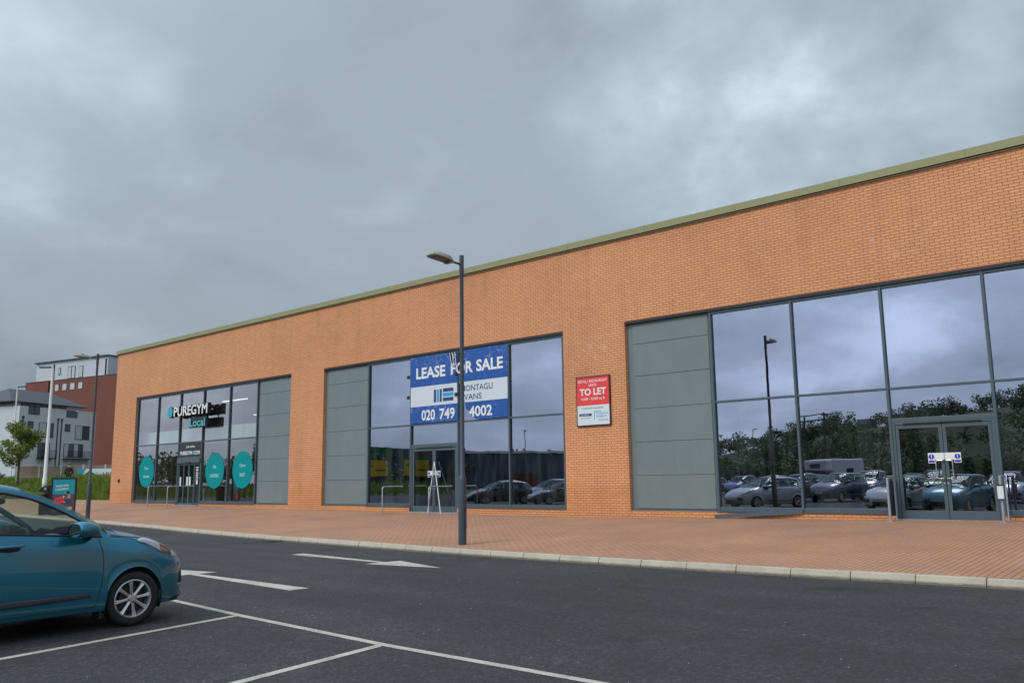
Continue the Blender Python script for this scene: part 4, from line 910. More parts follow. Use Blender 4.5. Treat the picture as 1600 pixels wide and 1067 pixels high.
# ================================================================ CAR
def build_car(name, body_paint, full=True):
    root = empty(name)
    # tables along x (front axle = 0, forward +)
    HW = [(-3.22, .60), (-3.12, .70), (-2.9, .78), (-2.5, .835), (-1.6, .865), (-.6, .865), (0, .86), (.2, .842), (.38, .80), (.52, .735), (.62, .66), (.69, .57), (.735, .46), (.76, .32)]
    ZB = [(-3.22, .42), (-3.0, .28), (-2.2, .22), (-.4, .20), (.4, .19), (.6, .19), (.7, .23), (.76, .34)]
    ZS = [(-3.22, .92), (-3.0, 1.03), (-2.4, 1.10), (-1.55, 1.075), (-.9, 1.03), (-.35, .985), (0, .955), (.2, .92), (.36, .86), (.52, .775), (.64, .69), (.72, .61), (.76, .55)]
    ZC = [(-3.22, 1.02), (-3.15, 1.15), (-3.0, 1.38), (-2.85, 1.50), (-2.6, 1.57), (-2.0, 1.60), (-1.5, 1.605), (-1.25, 1.58), (-1.05, 1.525), (-.8, 1.42), (-.5, 1.27), (-.2, 1.115), (-.08, 1.06), (.1, 1.02), (.3, .955), (.45, .88), (.58, .78), (.68, .68), (.76, .58)]
    ZR = [(-3.22, .96), (-3.12, 1.14), (-2.95, 1.33), (-2.8, 1.44), (-2.5, 1.505), (-2.0, 1.545), (-1.5, 1.545), (-1.2, 1.495), (-1.0, 1.425), (-.8, 1.33), (-.6, 1.215), (-.42, 1.10), (-.31, 1.02), (-.1, .985), (.76, .5)]
    RR = .345; WR = .30; AX = [0.0, -2.53]
    def sect(x):
        hw, zb, zs, zc = (smooth_tab(t, x) for t in (HW, ZB, ZS, ZC)); zr = smooth_tab(ZR, x)
        cab = -3.18 < x < -.31
        fl = 0.0
        P = [(hw - .14, zb), (hw - .035, zb + .01), (hw - .008, zb + .10), (hw + .0, zb + (zs - zb) * .30), (hw + .006, zb + (zs - zb) * .50), (hw - .002, zb + (zs - zb) * .72), (hw - .012, zb + (zs - zb) * .83), (hw - .045, zs - .012)]
        if cab:
            t = min(1, max(0, (zr - zs) / .45)); tu = .17 * t + .02
            zw = max(zs + .012, zr - .055)
            P += [(hw - .06, zs + .004), (hw - .06 - (tu - .01) * min(1, (zw - zs) / max(.05, zr - zs)), zw), (hw - .05 - tu, zr), (hw - .13 - tu, zr + (zc - zr) * .5), (.38 * hw / .86, zc - (zc - zr) * .12 - .004), (0, zc)]
        else:
            zh = zs + .004
            P += [(hw - .07, zh), (hw - .10, zh + (zc - zh) * .2), (hw - .17, zh + (zc - zh) * .42), (hw - .30 if hw > .5 else hw * .5, zh + (zc - zh) * .72), (.3 * hw / .86, zc - .012), (0, zc)]
        # wheel arches
        for ax in AX:
            dx = x - ax
            if abs(dx) < RR:
                za = WR + math.sqrt(RR * RR - dx * dx); ztop = P[6][1]
                if za > zb:
                    Q = []
                    for k in range(7):
                        y, z = P[k]; tt = (z - zb) / (ztop - zb); Q.append((y if k > 1 else hw - (.004 if k else .10), za + (ztop - za) * tt))
                    P[:7] = Q
            d_ = math.hypot(dx, 0)
        # slight flare round the arches
        R2 = []
        for k, (y, z) in enumerate(P):
            for ax in AX:
                dd = math.hypot(x - ax, z - WR) - RR
                if 0 <= dd < .14 and k < 8: y += .020 * (1 - dd / .14) ** 1.5 * (1 if abs(hw) > .6 else 0)
            R2.append((y, z))
        return R2
    xs = [-3.22, -3.19, -3.15, -3.1, -3.03, -2.96] + rng(-2.9, -2.16, 37) + rng(-2.1, -.5, 32) + rng(-.45, -.36, 4) + rng(-.345, .345, 46) + rng(.36, .76, 22)
    xs = sorted(set(round(v, 4) for v in xs))
    S = [sect(x) for x in xs]; K = len(S[0])
    def face_obj(pred, nm, mat, parent=root, solid=0):
        vmap = {}; V = []; F = []
        def vid(i, k, s):
            if k == K - 1: s = 1
            key = (i, k, s)
            if key not in vmap: vmap[key] = len(V); V.append((xs[i], -s * S[i][k][0], S[i][k][1]))
            return vmap[key]
        for i in range(len(xs) - 1):
            for k in range(K - 1):
                for s in (1, -1):
                    if pred(i, k, s, (xs[i] + xs[i + 1]) / 2):
                        q = [vid(i, k, s), vid(i + 1, k, s), vid(i + 1, k + 1, s), vid(i, k + 1, s)]
                        F.append(tuple(q if s == 1 else q[::-1]))
        mb = MB(); mb.v = V; mb.f = F
        return mb
    def cls(i, k, s, x):
        if k == 8 and -2.75 < x < -.40:
            if -1.66 < x < -1.56: return 'pillar'
            return 'side'
        if k >= 10 and -1.22 < x < -.16: return 'screen' if not (k == 10 and x < -1.18) else 'body'
        if k >= 11 and -3.16 < x < -2.92: return 'rear'
        return 'body'
    body = face_obj(lambda i, k, s, x: cls(i, k, s, x) == 'body', 'body', body_paint)
    # nose and tail caps
    for i in (0, len(xs) - 1):
        ring = [(xs[i], -y, z) for y, z in S[i]] + [(xs[i], y, z) for y, z in S[i][-2::-1]]
        c = (xs[i] + (.012 if i else -.01), 0, sum(q[2] for q in ring) / len(ring)); k0 = len(body.v)
        body.v += ring + [c]; body.f += [(k0 + j, k0 + (j + 1) % len(ring), k0 + len(ring)) for j in range(len(ring))]
    bo = body.build('body', body_paint, root, smooth=True, angle=50)
    face_obj(lambda i, k, s, x: cls(i, k, s, x) == 'screen', 'w', None).build('windscreen', 'carglass', root, smooth=True)
    face_obj(lambda i, k, s, x: cls(i, k, s, x) == 'rear', 'w', None).build('rear_window', 'carglass', root, smooth=True)
    for sd in (1, -1):
        face_obj(lambda i, k, s, x: s == sd and cls(i, k, s, x) == 'side' and x > -1.6, 'w', None).build('side_window', 'carglass', root, smooth=True)
        face_obj(lambda i, k, s, x: s == sd and cls(i, k, s, x) == 'side' and x < -1.6, 'w', None).build('side_window', 'carglass', root, smooth=True)
    face_obj(lambda i, k, s, x: cls(i, k, s, x) == 'pillar', 'w', None).build('door_pillar', 'trim', root, smooth=True)
    def surf(x, u, s=1, off=0.0):
        k = int(min(K - 2, math.floor(u))); f = u - k; P = sect(x)
        y = P[k][0] + (P[k + 1][0] - P[k][0]) * f; z = P[k][1] + (P[k + 1][1] - P[k][1]) * f
        if off:
            ty, tz = P[k + 1][0] - P[k][0], P[k + 1][1] - P[k][1]; l_ = math.hypot(ty, tz) or 1
            ny, nz = tz / l_, -ty / l_
            dw = (smooth_tab(HW, x + .02) - smooth_tab(HW, x - .02)) / .04; nx = -dw * abs(ny); m_ = math.sqrt(1 + nx * nx)
            return Vector((x + off * nx / m_, -s * (y + off * ny / m_), z + off * nz / m_))
        return Vector((x, -s * y, z))
    def surf_z(x, z, s=1, off=0.0):
        P = sect(x)
        for k in range(K - 1):
            if P[k][1] <= z <= P[k + 1][1] and P[k + 1][1] > P[k][1]: return surf(x, k + (z - P[k][1]) / (P[k + 1][1] - P[k][1]), s, off)
        return surf(x, 7, s, off)
    def patch(rows_, s, off, nm, mat, parent, n=6):
        """rows_: (x, zlo, zhi)"""
        mb = MB(); W_ = n + 1
        for (x, a, b) in rows_:
            for j in range(W_): mb.v.append(tuple(surf_z(x, a + (b - a) * j / n, s, off)))
        for i in range(len(rows_) - 1):
            for j in range(n): mb.f.append((i * W_ + j, i * W_ + j + 1, (i + 1) * W_ + j + 1, (i + 1) * W_ + j))
        o = mb.build(nm, mat, parent, smooth=True); sm = o.modifiers.new('thickness', 'SOLIDIFY'); sm.thickness = .004; sm.offset = 0
        return o
    for s in (1, -1):
        # door seams
        seam = MB()
        seam.tube([surf_z(x, z, s, .0005) for x, z in ((-.44, .97), (-.405, .85), (-.39, .70), (-.40, .52), (-.43, .38), (-.455, .27))], .0045, 6)
        seam.tube([surf_z(x, z, s, .0005) for x, z in ((-1.61, 1.05), (-1.61, .7), (-1.61, .4), (-1.60, .27))], .0045, 6)
        seam.tube([surf_z(x, .262 - .0, s, .0005) for x in rng(-2.1, -.455, 14)], .004, 6)
        seam.tube([surf_z(x, z, s, .0005) for x, z in ((-.02, .945), (-.06, .96), (-.18, .978), (-.31, .99))], .004, 6)
        seam.tube([surf(x, 8.6, s, .001) for x in rng(-.28, .12, 8)], .004, 6)
        seam.tube([surf(-.10, u, s, .001) for u in (8.6, 8.2, 7.8, 7.4)], .004, 6)
        if full: seam.build('door_seam', 'black', root)
        # side moulding
        if full: patch([(-2.1 + .1 * i, .335 + .004 * i * .6, .425 - .0022 * i * .3) for i in range(16)] + [(-.52, .375, .405)], s, .012, 'side_moulding', 'moulding', root, 3)
        # window trim
        wt = MB(); wt.tube([surf(x, 8.0, s, .004) for x in rng(-2.74, -.40, 30)], .010, 6); wt.tube([surf(x, 9.02, s, .003) for x in rng(-2.74, -.42, 40)], .012, 6)
        wt.build('window_trim', 'trim', root)
        patch_rows = [(-.46, 1.0, 1.075), (-.40, .995, 1.05), (-.34, .99, 1.015)]
        # corner sail behind the mirror
        q = MB(); q.add([surf(-.62, 8.05, s, .006), surf(-.40, 8.05, s, .006), surf(-.45, 8.98, s, .006), surf(-.62, 8.6, s, .006)], [(0, 1, 2, 3)]); sl_ = q.build('mirror_sail', 'trim', root)
        sl_.modifiers.new('t', 'SOLIDIFY').thickness = .004
        # headlight
        rows_ = [(.03, .925, .94), (.10, .90, .948), (.18, .868, .938), (.26, .83, .912), (.34, .79, .875), (.42, .752, .826), (.48, .725, .79), (.54, .705, .755), (.575, .70, .725)]
        hl = patch(rows_, s, .004, 'headlight', 'lampwhite', root, 5)
        patch([(x, a + .004, b - .004) for x, a, b in rows_[4:7]], s, .011, 'reflector', 'trim', hl, 3)
        patch([(x, a + (b - a) * .2, a + (b - a) * .5) for x, a, b in rows_[4:6]], s, .016, 'indicator', 'amber', hl, 3)
        patch([(x, a, b) for x, a, b in rows_], s, .020, 'lamp_cover', 'headglass', hl, 5)
        # tail light
        patch([(-3.08, .86, 1.02), (-3.0, .84, 1.0), (-2.9, .86, .98)], s, .006, 'tail_light', 'taillight', root, 3)
        # fog recess and corner of the bumper
        patch([(.62, .40, .52), (.67, .38, .55), (.71, .38, .56), (.74, .40, .54)], s, .004, 'fog_recess', 'black', root, 3)
        if full:
            patch([(.52, .20, .235), (.6, .205, .24), (.68, .24, .265), (.72, .27, .29)], s, .014, 'bumper_lip', 'trim', root, 2)
            # door handle
            for xh in (-1.43,):
                P_ = [surf_z(x, .955 + .004 * (x + 1.5), s, .0) for x in (-1.55, -1.5, -1.4, -1.3, -1.24)]
                outw = Vector((0, -s, 0))
                MB().tube([P_[0] + outw * .0, P_[1] + outw * .035, P_[2] + outw * .045, P_[3] + outw * .04, P_[4] + outw * .0], [.008, .017, .018, .016, .006], 10).build('door_handle', body_paint, root, smooth=True)
                q = MB(); q.ellipsoid(tuple(surf_z(-1.4, .93, s, .002)), (.12, .006, .035), 16, 8); q.build('handle_recess', 'trim', root, smooth=True)
        # mirror
        mr = MB(); T = Matrix.Translation((-.685, -s * .97, 1.085)) @ Matrix.Rotation(s * R(8), 4, 'Z') @ Matrix.Diagonal((1.5, 1.1, 1.12, 1))
        V = []; F = []; nu = 16
        prof = [(-.085, .80), (-.075, .93), (-.04, 1.0), (.0, .97), (.05, .82), (.09, .56), (.115, .25), (.12, .02)]
        for (xx, sc_) in prof:
            for k in range(nu):
                a = 2 * math.pi * k / nu; ca, sa = math.cos(a), math.sin(a)
                yy_ = .115 * sc_ * (abs(ca) ** .75) * (1 if ca > 0 else -1); zz2 = (.082 if sa > 0 else .065) * sc_ * (abs(sa) ** .8) * (1 if sa > 0 else -1)
                V.append(T @ Vector((xx, yy_, zz2)))
        for i in range(len(prof) - 1):
            for k in range(nu): F.append((i * nu + k, i * nu + (k + 1) % nu, (i + 1) * nu + (k + 1) % nu, (i + 1) * nu + k))
        F.append(tuple(range((len(prof) - 1) * nu, len(prof) * nu))); mr.add(V, F)
        mo = mr.build('wing_mirror', body_paint, root, smooth=True)
        q = MB(); q.add([T @ Vector((-.080, .093 * math.cos(a), .060 * math.sin(a))) for a in [2 * math.pi * k / 20 for k in range(20)]], [tuple(range(20))]); q.build('mirror_glass', 'mirrorglass', mo)
        MB().tube([(-.58, -s * .84, 1.0), (-.60, -s * .93, 1.025)], [.04, .03], 10).build('mirror_arm', 'trim', mo, smooth=True)
    # grille, plate, wipers
    q = MB(); q.box(.752, .775, -.30, .30, .34, .44); q.build('lower_grille', 'black', root, bevel=.008)
    q = MB(); q.box(.776, .784, -.26, .26, .46, .57); q.build('number_plate', 'offwhite', root)
    if full:
        q = MB(); q.tube([(-.12, -.5, 1.055), (-.16, -.1, 1.105), (-.14, .35, 1.09)], .009, 6); q.build('wiper', 'black', root)
    # wheel housings and floor pan
    inn = MB()
    for ax in AX:
        for s in (1, -1):
            n = 16; V = []; 
            for k in range(n + 1):
                a = math.pi * (-.12 + 1.24 * k / n); r = RR + .002
                for yy_ in (.852, .56): V.append((ax + r * math.cos(a), -s * yy_, max(.16, WR + r * math.sin(a))))
            F = [(2 * k, 2 * k + 1, 2 * k + 3, 2 * k + 2) for k in range(n)]; inn.add(V, F)
            inn.box(ax - RR, ax + RR, -s * .56 - .01, -s * .56 + .01, .2, .68)
    inn.build('wheel_housing', 'darkgap', root)
    MB().box(-3.0, .55, -.55, .55, .19, .24).build('floor_pan', 'black', root)
    MB().box(-2.15, -.40, -.80, .80, .20, .235).build('sill_panel', 'trim', root)
    if full:   # mud flap by the front wheel
        MB().box(-.395, -.375, -.84, -.70, .13, .30).build('mud_flap', 'black', root)
    # wheels
    for ax in AX:
        for s in (1, -1):
            T = Matrix.Translation((ax, -s * .755, WR)) @ Matrix.Rotation(s * R(90), 4, 'X')
            if ax == 0.0 and full: T = Matrix.Translation((ax, -s * .765, WR)) @ Matrix.Rotation(R(-8), 4, 'Z') @ Matrix.Rotation(s * R(90), 4, 'X')
            wh = MB(); wh.lathe([(.205, .078), (.215, .092), (.25, .100), (.280, .092), (.296, .070), (.300, .04), (.300, -.05), (.29, -.085), (.26, -.1), (.2, -.09), (.2, .078)], 56, T)
            for k in range(56):      # tread blocks at the shoulder
                a = 2 * math.pi * k / 56; wh.add([T @ Vector((r_ * math.cos(a + da), r_ * math.sin(a + da), h_)) for r_, da, h_ in ((.288, .0, .084), (.2995, .0, .066), (.2995, .05, .066), (.288, .05, .084), (.293, .025, .089))], [(0, 1, 4), (1, 2, 4), (2, 3, 4), (3, 0, 4)])
            wo_ = wh.build('wheel', 'tyre', root, smooth=True)
            rm = MB(); rm.lathe([(.206, .070), (.208, .088), (.198, .092), (.190, .082), (.186, .05), (.182, -.06)], 48, T)
            ns = 8
            for k in range(ns):
                a0 = 2 * math.pi * (k + .2) / ns; u = Vector((math.cos(a0), math.sin(a0), 0)); w_ = Vector((-u.y, u.x, 0))
                V = []
                for r_, hw_, h1 in ((.035, .016, .066), (.08, .013, .072), (.14, .015, .078), (.194, .024, .082)):
                    for a_, b_ in ((-1.15, h1 - .022), (-1, h1 - .003), (-.45, h1 + .002), (0, h1 - .004), (.45, h1 + .002), (1, h1 - .003), (1.15, h1 - .022)): V.append(T @ (u * r_ + w_ * hw_ * a_ + Vector((0, 0, b_))))
                rm.add(V, [(7 * i + j, 7 * i + j + 1, 7 * i + 7 + j + 1, 7 * i + 7 + j) for i in range(3) for j in range(6)])
            rm.lathe([(0, .078), (.028, .078), (.032, .072), (.052, .066), (.056, .045)], 24, T)
            rm.build('rim', 'alloy', wo_, smooth=True, angle=35)
            hb = MB(); hb.lathe([(0, .03), (.135, .03), (.135, .01)], 32, T); hb.lathe([(.135, .0), (.19, -.005)], 32, T); hb.build('brake_disc', plain('brake', (.05, .048, .046), .5, metal=.5), wo_)
            if full:
                nb = MB()
                for k in range(4):
                    a = 2 * math.pi * k / 4 + .3; nb.lathe([(0, .071), (.009, .071), (.010, .062)], 8, T @ Matrix.Translation((.043 * math.cos(a), .043 * math.sin(a), 0)))
                nb.build('wheel_nut', 'black', wo_)
    # interior
    ds = MB(); V = []
    for x, z in ((-.36, .93), (-.62, .985), (-.86, .965), (-.92, .80), (-.80, .45), (-.30, .45)): V += [(x, -.76, z), (x, .76, z)]
    ds.add(V, [(2 * i, 2 * i + 1, (2 * i + 3) % 12, (2 * i + 2) % 12) for i in range(6)]); ds.build('dashboard', 'dash', root, smooth=True, angle=30)
    for s in (1, -1):
        MB().box(-2.9, -.45, -s * .79 - .015, -s * .79 + .015, .3, .985).build('door_card', 'dash', root)
    for xs_, in ((-1.55,), (-2.4,)):
        for s in (1, -1):
            st = MB(); st.box(xs_ - .05, xs_ + .50, -s * .37 - .24, -s * .37 + .24, .42, .58); V = []
            for x, z, w_ in ((xs_ - .02, .5, .23), (xs_ - .10, .8, .24), (xs_ - .2, 1.12, .19)): V += [(x + .06, -s * .37 - w_, z), (x + .06, -s * .37 + w_, z), (x - .07, -s * .37 + w_, z), (x - .07, -s * .37 - w_, z)]
            st.add(V, [(4 * i + k, 4 * i + (k + 1) % 4, 4 * i + 4 + (k + 1) % 4, 4 * i + 4 + k) for i in range(2) for k in range(4)] + [(0, 1, 2, 3), (8, 9, 10, 11)])
            st.box(xs_ - .28, xs_ - .17, -s * .37 - .13, -s * .37 + .13, 1.16, 1.33); st.build('seat', 'seat', root, bevel=.03)
    T = Matrix.Translation((-1.10, -.37, .935)) @ Matrix.Rotation(R(-66), 4, 'Y')
    sw = MB(); sw.tube([T @ Vector((.185 * math.cos(a), .185 * math.sin(a), 0)) for a in [2 * math.pi * k / 32 for k in range(33)]], .016, 8, caps=False)
    for a in (0.0, math.pi, -math.pi / 2): sw.tube([T @ Vector((.04 * math.sin(a) * 0, 0, -.01)), T @ Vector((.18 * math.sin(a), .18 * math.cos(a), 0))], .018, 6)
    sw.ellipsoid((0, 0, -.01), (.06, .075, .03), 12, 8, T); sw.build('steering_wheel', 'black', root, smooth=True)
    if full:
        q = MB(); q.tube([T @ Vector((.0, .0, -.02)), T @ Vector((0, 0, -.25))], .04, 8); q.build('steering_column', 'dash', root)
        q = MB(); q.ellipsoid((-1.13, -.02, 1.40), (.03, .12, .04), 14, 8); q.tube([(-1.1, 0, 1.42), (-1.05, 0, 1.47)], .01, 6); q.build('rear_view_mirror', 'black', root, smooth=True)
        q = MB(); q.ellipsoid((-.72, -.37, .985), (.10, .2, .055), 14, 8); q.build('instrument_hood', 'dash', root, smooth=True)
    for o in list(bpy.data.objects):      # lengthen the nose a little ahead of the arch
        q = o
        while q.parent: q = q.parent
        if q == root and o.type == 'MESH' and not o.name.startswith(('wheel', 'rim', 'brake')):
            for v in o.data.vertices:
                if v.co.x > .36: v.co.x = .36 + (v.co.x - .36) * 1.27
    return root
TH = R(7)
cd = Vector((-math.sin(TH), math.cos(TH), 0)); cleft = Vector((-math.cos(TH), -math.sin(TH), 0))
pos = Vector((-9.77, 4.67, 0)) + cleft * .87
car = build_car('parked_car', PAINT['blue'])
car.location = pos; car.rotation_euler = (0, 0, math.atan2(cd.y, cd.x))
tag(car, 'metallic blue hatchback parked in the bay in front of the kerb', 'car')
def other_car(x, y, ang, pk, sc, label, group='cars parked behind the photographer'):
    c = copy_tree(car, None, {PAINT['blue']: PAINT[pk]}); c.location = (x, y, 0); c.rotation_euler = (0, 0, R(ang)); c.scale = sc
    tag(c, label, 'car', group); return c
other_car(-13.2, 3.9, 97, 'white', (1, 1, .97), 'white car parked in the next bay, seen through the windows of the blue hatchback', 'cars parked in the bays')
cars = [(-20.9, 2.2, 112, 'silver', (1.12, 1, 1.0), 'silver car mirrored at the left of the right hand windows'),
 (-25.5, -8.5, 92, 'paleteal', (1.1, 1, .95), 'pale teal car mirrored nose on in the right hand windows'),
 (-22.6, -6.6, 96, 'darkblue', (1.12, 1.02, 1.08), 'dark blue car mirrored beside the window mullion'),
 (-20.2, -7.0, 98, 'darkblue', (1.15, 1.05, 1.12), 'dark blue people carrier mirrored in the second right hand window'),
 (-24.0, -20.5, 95, 'silver', (1.1, 1, 1.0), 'silver car in the second row mirrored beyond the dark blue ones'),
 (-20.4, -14.0, 85, 'black', (1.15, 1.05, 1.2), 'black car mirrored next to the right hand doors'),
 (-15.9, -12.4, 88, 'black', (1.2, 1.08, 1.2), 'black estate mirrored in the right hand doors'),
 (-19.4, -20.0, 85, 'grey', (1.1, 1, 1.0), 'grey car mirrored low in the left leaf of the right hand doors'),
 (-11.0, -8.5, 80, 'silver', (1.15, 1, 1.05), 'silver car mirrored right of the right hand doors'),
 (-40.5, 1.5, 118, 'black', (1.1, 1, .95), 'black hatchback mirrored right of the street lamp'),
 (-36.0, .4, 112, 'black', (1.15, 1, .9), 'black coupe mirrored at the right of the middle windows'),
 (-41.5, -5.4, 110, 'royal', (1.1, 1, 1.0), 'bright blue car mirrored behind the black coupe'),
 (-37.5, -8.0, 105, 'silver', (1.25, 1.05, 1.15), 'silver estate with roof rails mirrored behind the black coupe'),
 (-45.5, -4.5, 100, 'grey', (1.1, 1, .98), 'grey car mirrored low behind the street lamp')]
for k in cars: other_car(*k)
for k in range(9):
    x = -17 - 3.1 * k
    other_car(x, -32 + random.uniform(-.5, .5), 90 + random.uniform(-4, 4), ['silver', 'white', 'grey', 'darkblue', 'black', 'paleteal', 'silver', 'royal', 'grey'][k], (1.12, 1, random.uniform(.97, 1.12)),
              ['silver', 'white', 'grey', 'dark blue', 'black', 'pale teal', 'second silver', 'bright blue', 'last grey'][k] + ' car in the far row mirrored low in the windows', 'cars in the far row of the car park')
other = other_car(-88.0, 28.3, 150, 'grey', (1.1, 1, 1), 'dark grey car roof showing behind the tall grass', 'cars behind the grass'); other.location.z = 1.55
other = other_car(-93.5, 27.0, 150, 'white', (1.1, 1, 1.1), 'white car roof showing behind the grass at the left edge', 'cars behind the grass'); other.location.z = 1.6

# motorhome mirrored between the rows
mh = empty('motorhome', (-27.8, -27.5, 0), R(8)); tag(mh, 'white motorhome mirrored above the parked cars', 'motorhome')
q = MB(); q.box(-1.1, 1.1, -3.4, 1.6, .45, 2.95); q.build('body', 'white', mh, bevel=.12)
q = MB(); q.box(-1.0, 1.0, 1.5, 3.0, .45, 1.7); q.box(-1.05, 1.05, 1.2, 2.5, 2.0, 2.9); q.build('cab', 'white', mh, bevel=.15)
q = MB(); q.box(-.9, .9, 1.55, 2.4, 1.4, 2.0); q.build('windscreen', 'farglass', mh, bevel=.05)
q = MB(); q.box(1.095, 1.11, -1.6, -.6, 1.6, 2.2); q.box(-.5, .5, 2.49, 2.51, 2.2, 2.6); q.build('window', 'farglass', mh)
for x in (-1, 1):
    for y in (-2.2, 2.1): MB().lathe([(0, .12), (.33, .12), (.36, .08), (.36, -.12), (0, -.12)], 20, Matrix.Translation((x, y, .36)) @ Matrix.Rotation(R(90), 4, 'Y')).build('wheel', 'tyre', mh)

# ================================================================ A-BOARD, BIN
ab = empty('poster_stand', (-38.15, 15.05, 0), R(50)); ab.location.z = KH - .0
tag(ab, 'black framed poster stand advertising the gym at the pavement edge', 'sign')
zz0 = zpav(-38.15, 16.6); ab.location = (-44.55, 17.45, zpav(-44.55, 17.45))
q = MB(); W2, H2 = .52, 1.72
q.box(-W2 - .06, W2 + .06, -.04, .04, .02, .14); q.box(-W2 - .06, W2 + .06, -.04, .04, H2, H2 + .06); q.box(-W2 - .06, -W2, -.04, .04, .14, H2); q.box(W2, W2 + .06, -.04, .04, .14, H2)
q.build('frame', 'black', ab, bevel=.01)
MB().box(-W2, W2, -.01, .01, .14, H2).build('poster', plain('poster_ground', (.10, .06, .07), .5), ab)
MB().box(-W2 + .02, W2 - .02, -.016, -.0105, .98, H2 - .02).build('poster_top', plain('poster_teal', (.01, .30, .36), .5), ab)
q = MB()
for s, z, w_ in (('TRAIN WITH', 1.33, .58), ('CONFIDENCE', 1.17, .60)):
    V, F = text_mb(s, width=w_, height=.10, bold=.02); q.add([(v[0] - .08, -.0175, z + v[1] + v[0] * .10) for v in V], F)
q.build('lettering', 'white', ab)
T = Matrix.Rotation(R(90), 4, 'X')
q = MB(); q.lathe([(.09, .0), (.17, .0), (.17, .004), (.09, .004)], 24, Matrix.Translation((-.22, -.011, .66)) @ T); q.lathe([(.09, .0), (.16, .0), (.16, .004), (.09, .004)], 24, Matrix.Translation((-.10, -.016, .70)) @ T); q.build('poster_weights', 'red', ab)
q = MB(); q.lathe([(0, .003), (.05, .003), (.05, 0)], 20, Matrix.Translation((.02, -.012, .86)) @ T); q.box(-.05, .12, -.015, -.011, .58, .61); q.box(.16, .42, -.015, -.011, .20, .36); q.build('poster_badge', plain('poster_cream', (.55, .52, .42), .5), ab)
q = MB(); q.lathe([(0, .003), (.06, .003), (.06, 0)], 16, Matrix.Translation((.24, -.018, 1.02)) @ T); q.box(.20, .34, -.021, -.018, .78, .96); q.box(.12, .19, -.021, -.018, .62, .80); q.build('poster_figure', 'skin', ab)
q = MB(); q.box(.12, .34, -.024, -.0215, .56, .76); q.build('poster_shorts', 'navy', ab)
q = MB(); q.lathe([(0, .003), (.075, .003), (.075, 0)], 16, Matrix.Translation((.22, -.0215, 1.06)) @ T); q.build('poster_hair', 'black', ab)
q = MB(); q.box(-W2 - .02, W2 + .02, -.28, .28, 0, .03); q.build('base', 'black', ab)

bn_ = empty('litter_bin', (-34.2, 12.8, 0)); 
bn_.location = (-46.4, 17.3, zpav(-46.4, 17.3)); bn_.rotation_euler = (0, 0, R(42))
tag(bn_, 'black litter bin with a domed hood behind the blue car', 'bin')
q = MB(); q.lathe([(.22, 0), (.25, .05), (.26, .95), (.27, 1.0), (.25, 1.02)], 24); q.build('body', 'black', bn_, smooth=True)
V = []; n = 10
for y in (-.26, .26): V += [(.27, y, 1.02)] + [(-.27 + .54 * (k / n) , y, 1.02 + .42 * math.sin(min(1, (k + 3) / (n + 2)) * math.pi / 2)) for k in range(n + 1)][:] 
m = len(V) // 2; q = MB(); q.add(V, [tuple(range(m)), tuple(range(m, 2 * m))[::-1]] + [(i, (i + 1) % m, m + (i + 1) % m, m + i) for i in range(m)]); q.build('hood', 'black', bn_, bevel=.02)
q = MB(); q.lathe([(.035, .004), (.055, .004), (.055, 0), (.035, 0)], 20, Matrix.Translation((.12, -.262, 1.28)) @ Matrix.Rotation(R(90), 4, 'X')); q.build('emblem', 'offwhite', bn_)

# ================================================================ BEYOND THE PAVEMENT: fence, banner, person, tree, flats
def seg_frame(a, b):
    d = Vector((b[0] - a[0], b[1] - a[1], 0)); return d.length, math.atan2(d.y, d.x)
ln, ang = seg_frame((-79.2, 27.2), (-71.5, 34.0))
fe = empty('timber_fence', (-79.2, 27.2, 1.45), ang); tag(fe, 'brown panel fence with concrete posts behind the grass', 'fence')
RAILM = plain('rail_pale', (.32, .29, .24), .8); k = 0; x = 0
while x < ln - .1:
    MB().box(x - .05, x + .05, -.05, .05, 0, 1.85).build('post', 'render', fe)
    q = MB(); q.box(x + .055, min(ln, x + 1.78), -.02, .02, .05, 1.72)
    for j in range(11): q.box(x + .06 + j * .156, x + .06 + j * .156 + .15, -.034, -.021, .08, 1.70)
    q.build('panel', 'fence', fe)
    for ra, rb_, rc, rd_ in ((-.05, -.036, .85, .93), (-.05, .03, 1.725, 1.78)):
        MB().box(x + .055, min(ln, x + 1.78), ra, rb_, rc, rd_).build('rail', RAILM, fe)
    x += 1.84
ln2, ang2 = 4.2, ang
bb = empty('site_banner', (-76.9 + 1.0, 29.3 + .1, 1.5), ang); tag(bb, 'teal navy and white printed banner fixed to the fence at the brick corner', 'banner')
bb.location = (-74.9, 30.35, 1.5)
q = MB(); q.box(.0, 4.6, -.09, -.075, .15, 1.45); q.build('panel', 'offwhite', bb)
q = MB(); q.add([(0, -.094, .5), (0, -.094, 1.45), (.75, -.094, 1.45)], [(0, 1, 2)]); q.build('teal_field', 'cyan', bb)
q = MB(); q.add([(.15, -.096, .15), (.15, -.096, .55), (1.0, -.096, 1.3), (2.0, -.096, .75), (1.8, -.096, .15)], [(0, 1, 2, 3, 4)]); q.build('navy_field', 'navy', bb)
q = MB(); V, F = text_mb('LIVING', width=1.6, height=.42, bold=.02); q.add([(v[0] + 2.95, -.096, .75 + v[1]) for v in V], F); q.box(.5, 1.7, -.1, -.098, .42, .5); q.build('lettering', 'slate', bb)
wp = MB(); wp.lathe([(.2, 0), (.27, .15), (.3, .6), (.27, .95), (.12, 1.05), (0, 1.07)], 14); 
o = wp.build('rubble_sack', plain('sack', (.5, .47, .4), .9, var=.2), None, smooth=True); o.location = (-55.3, 24.95, .6); tag(o, 'pale bulging sack standing at the edge of the grass beside the poster stand', 'sack')

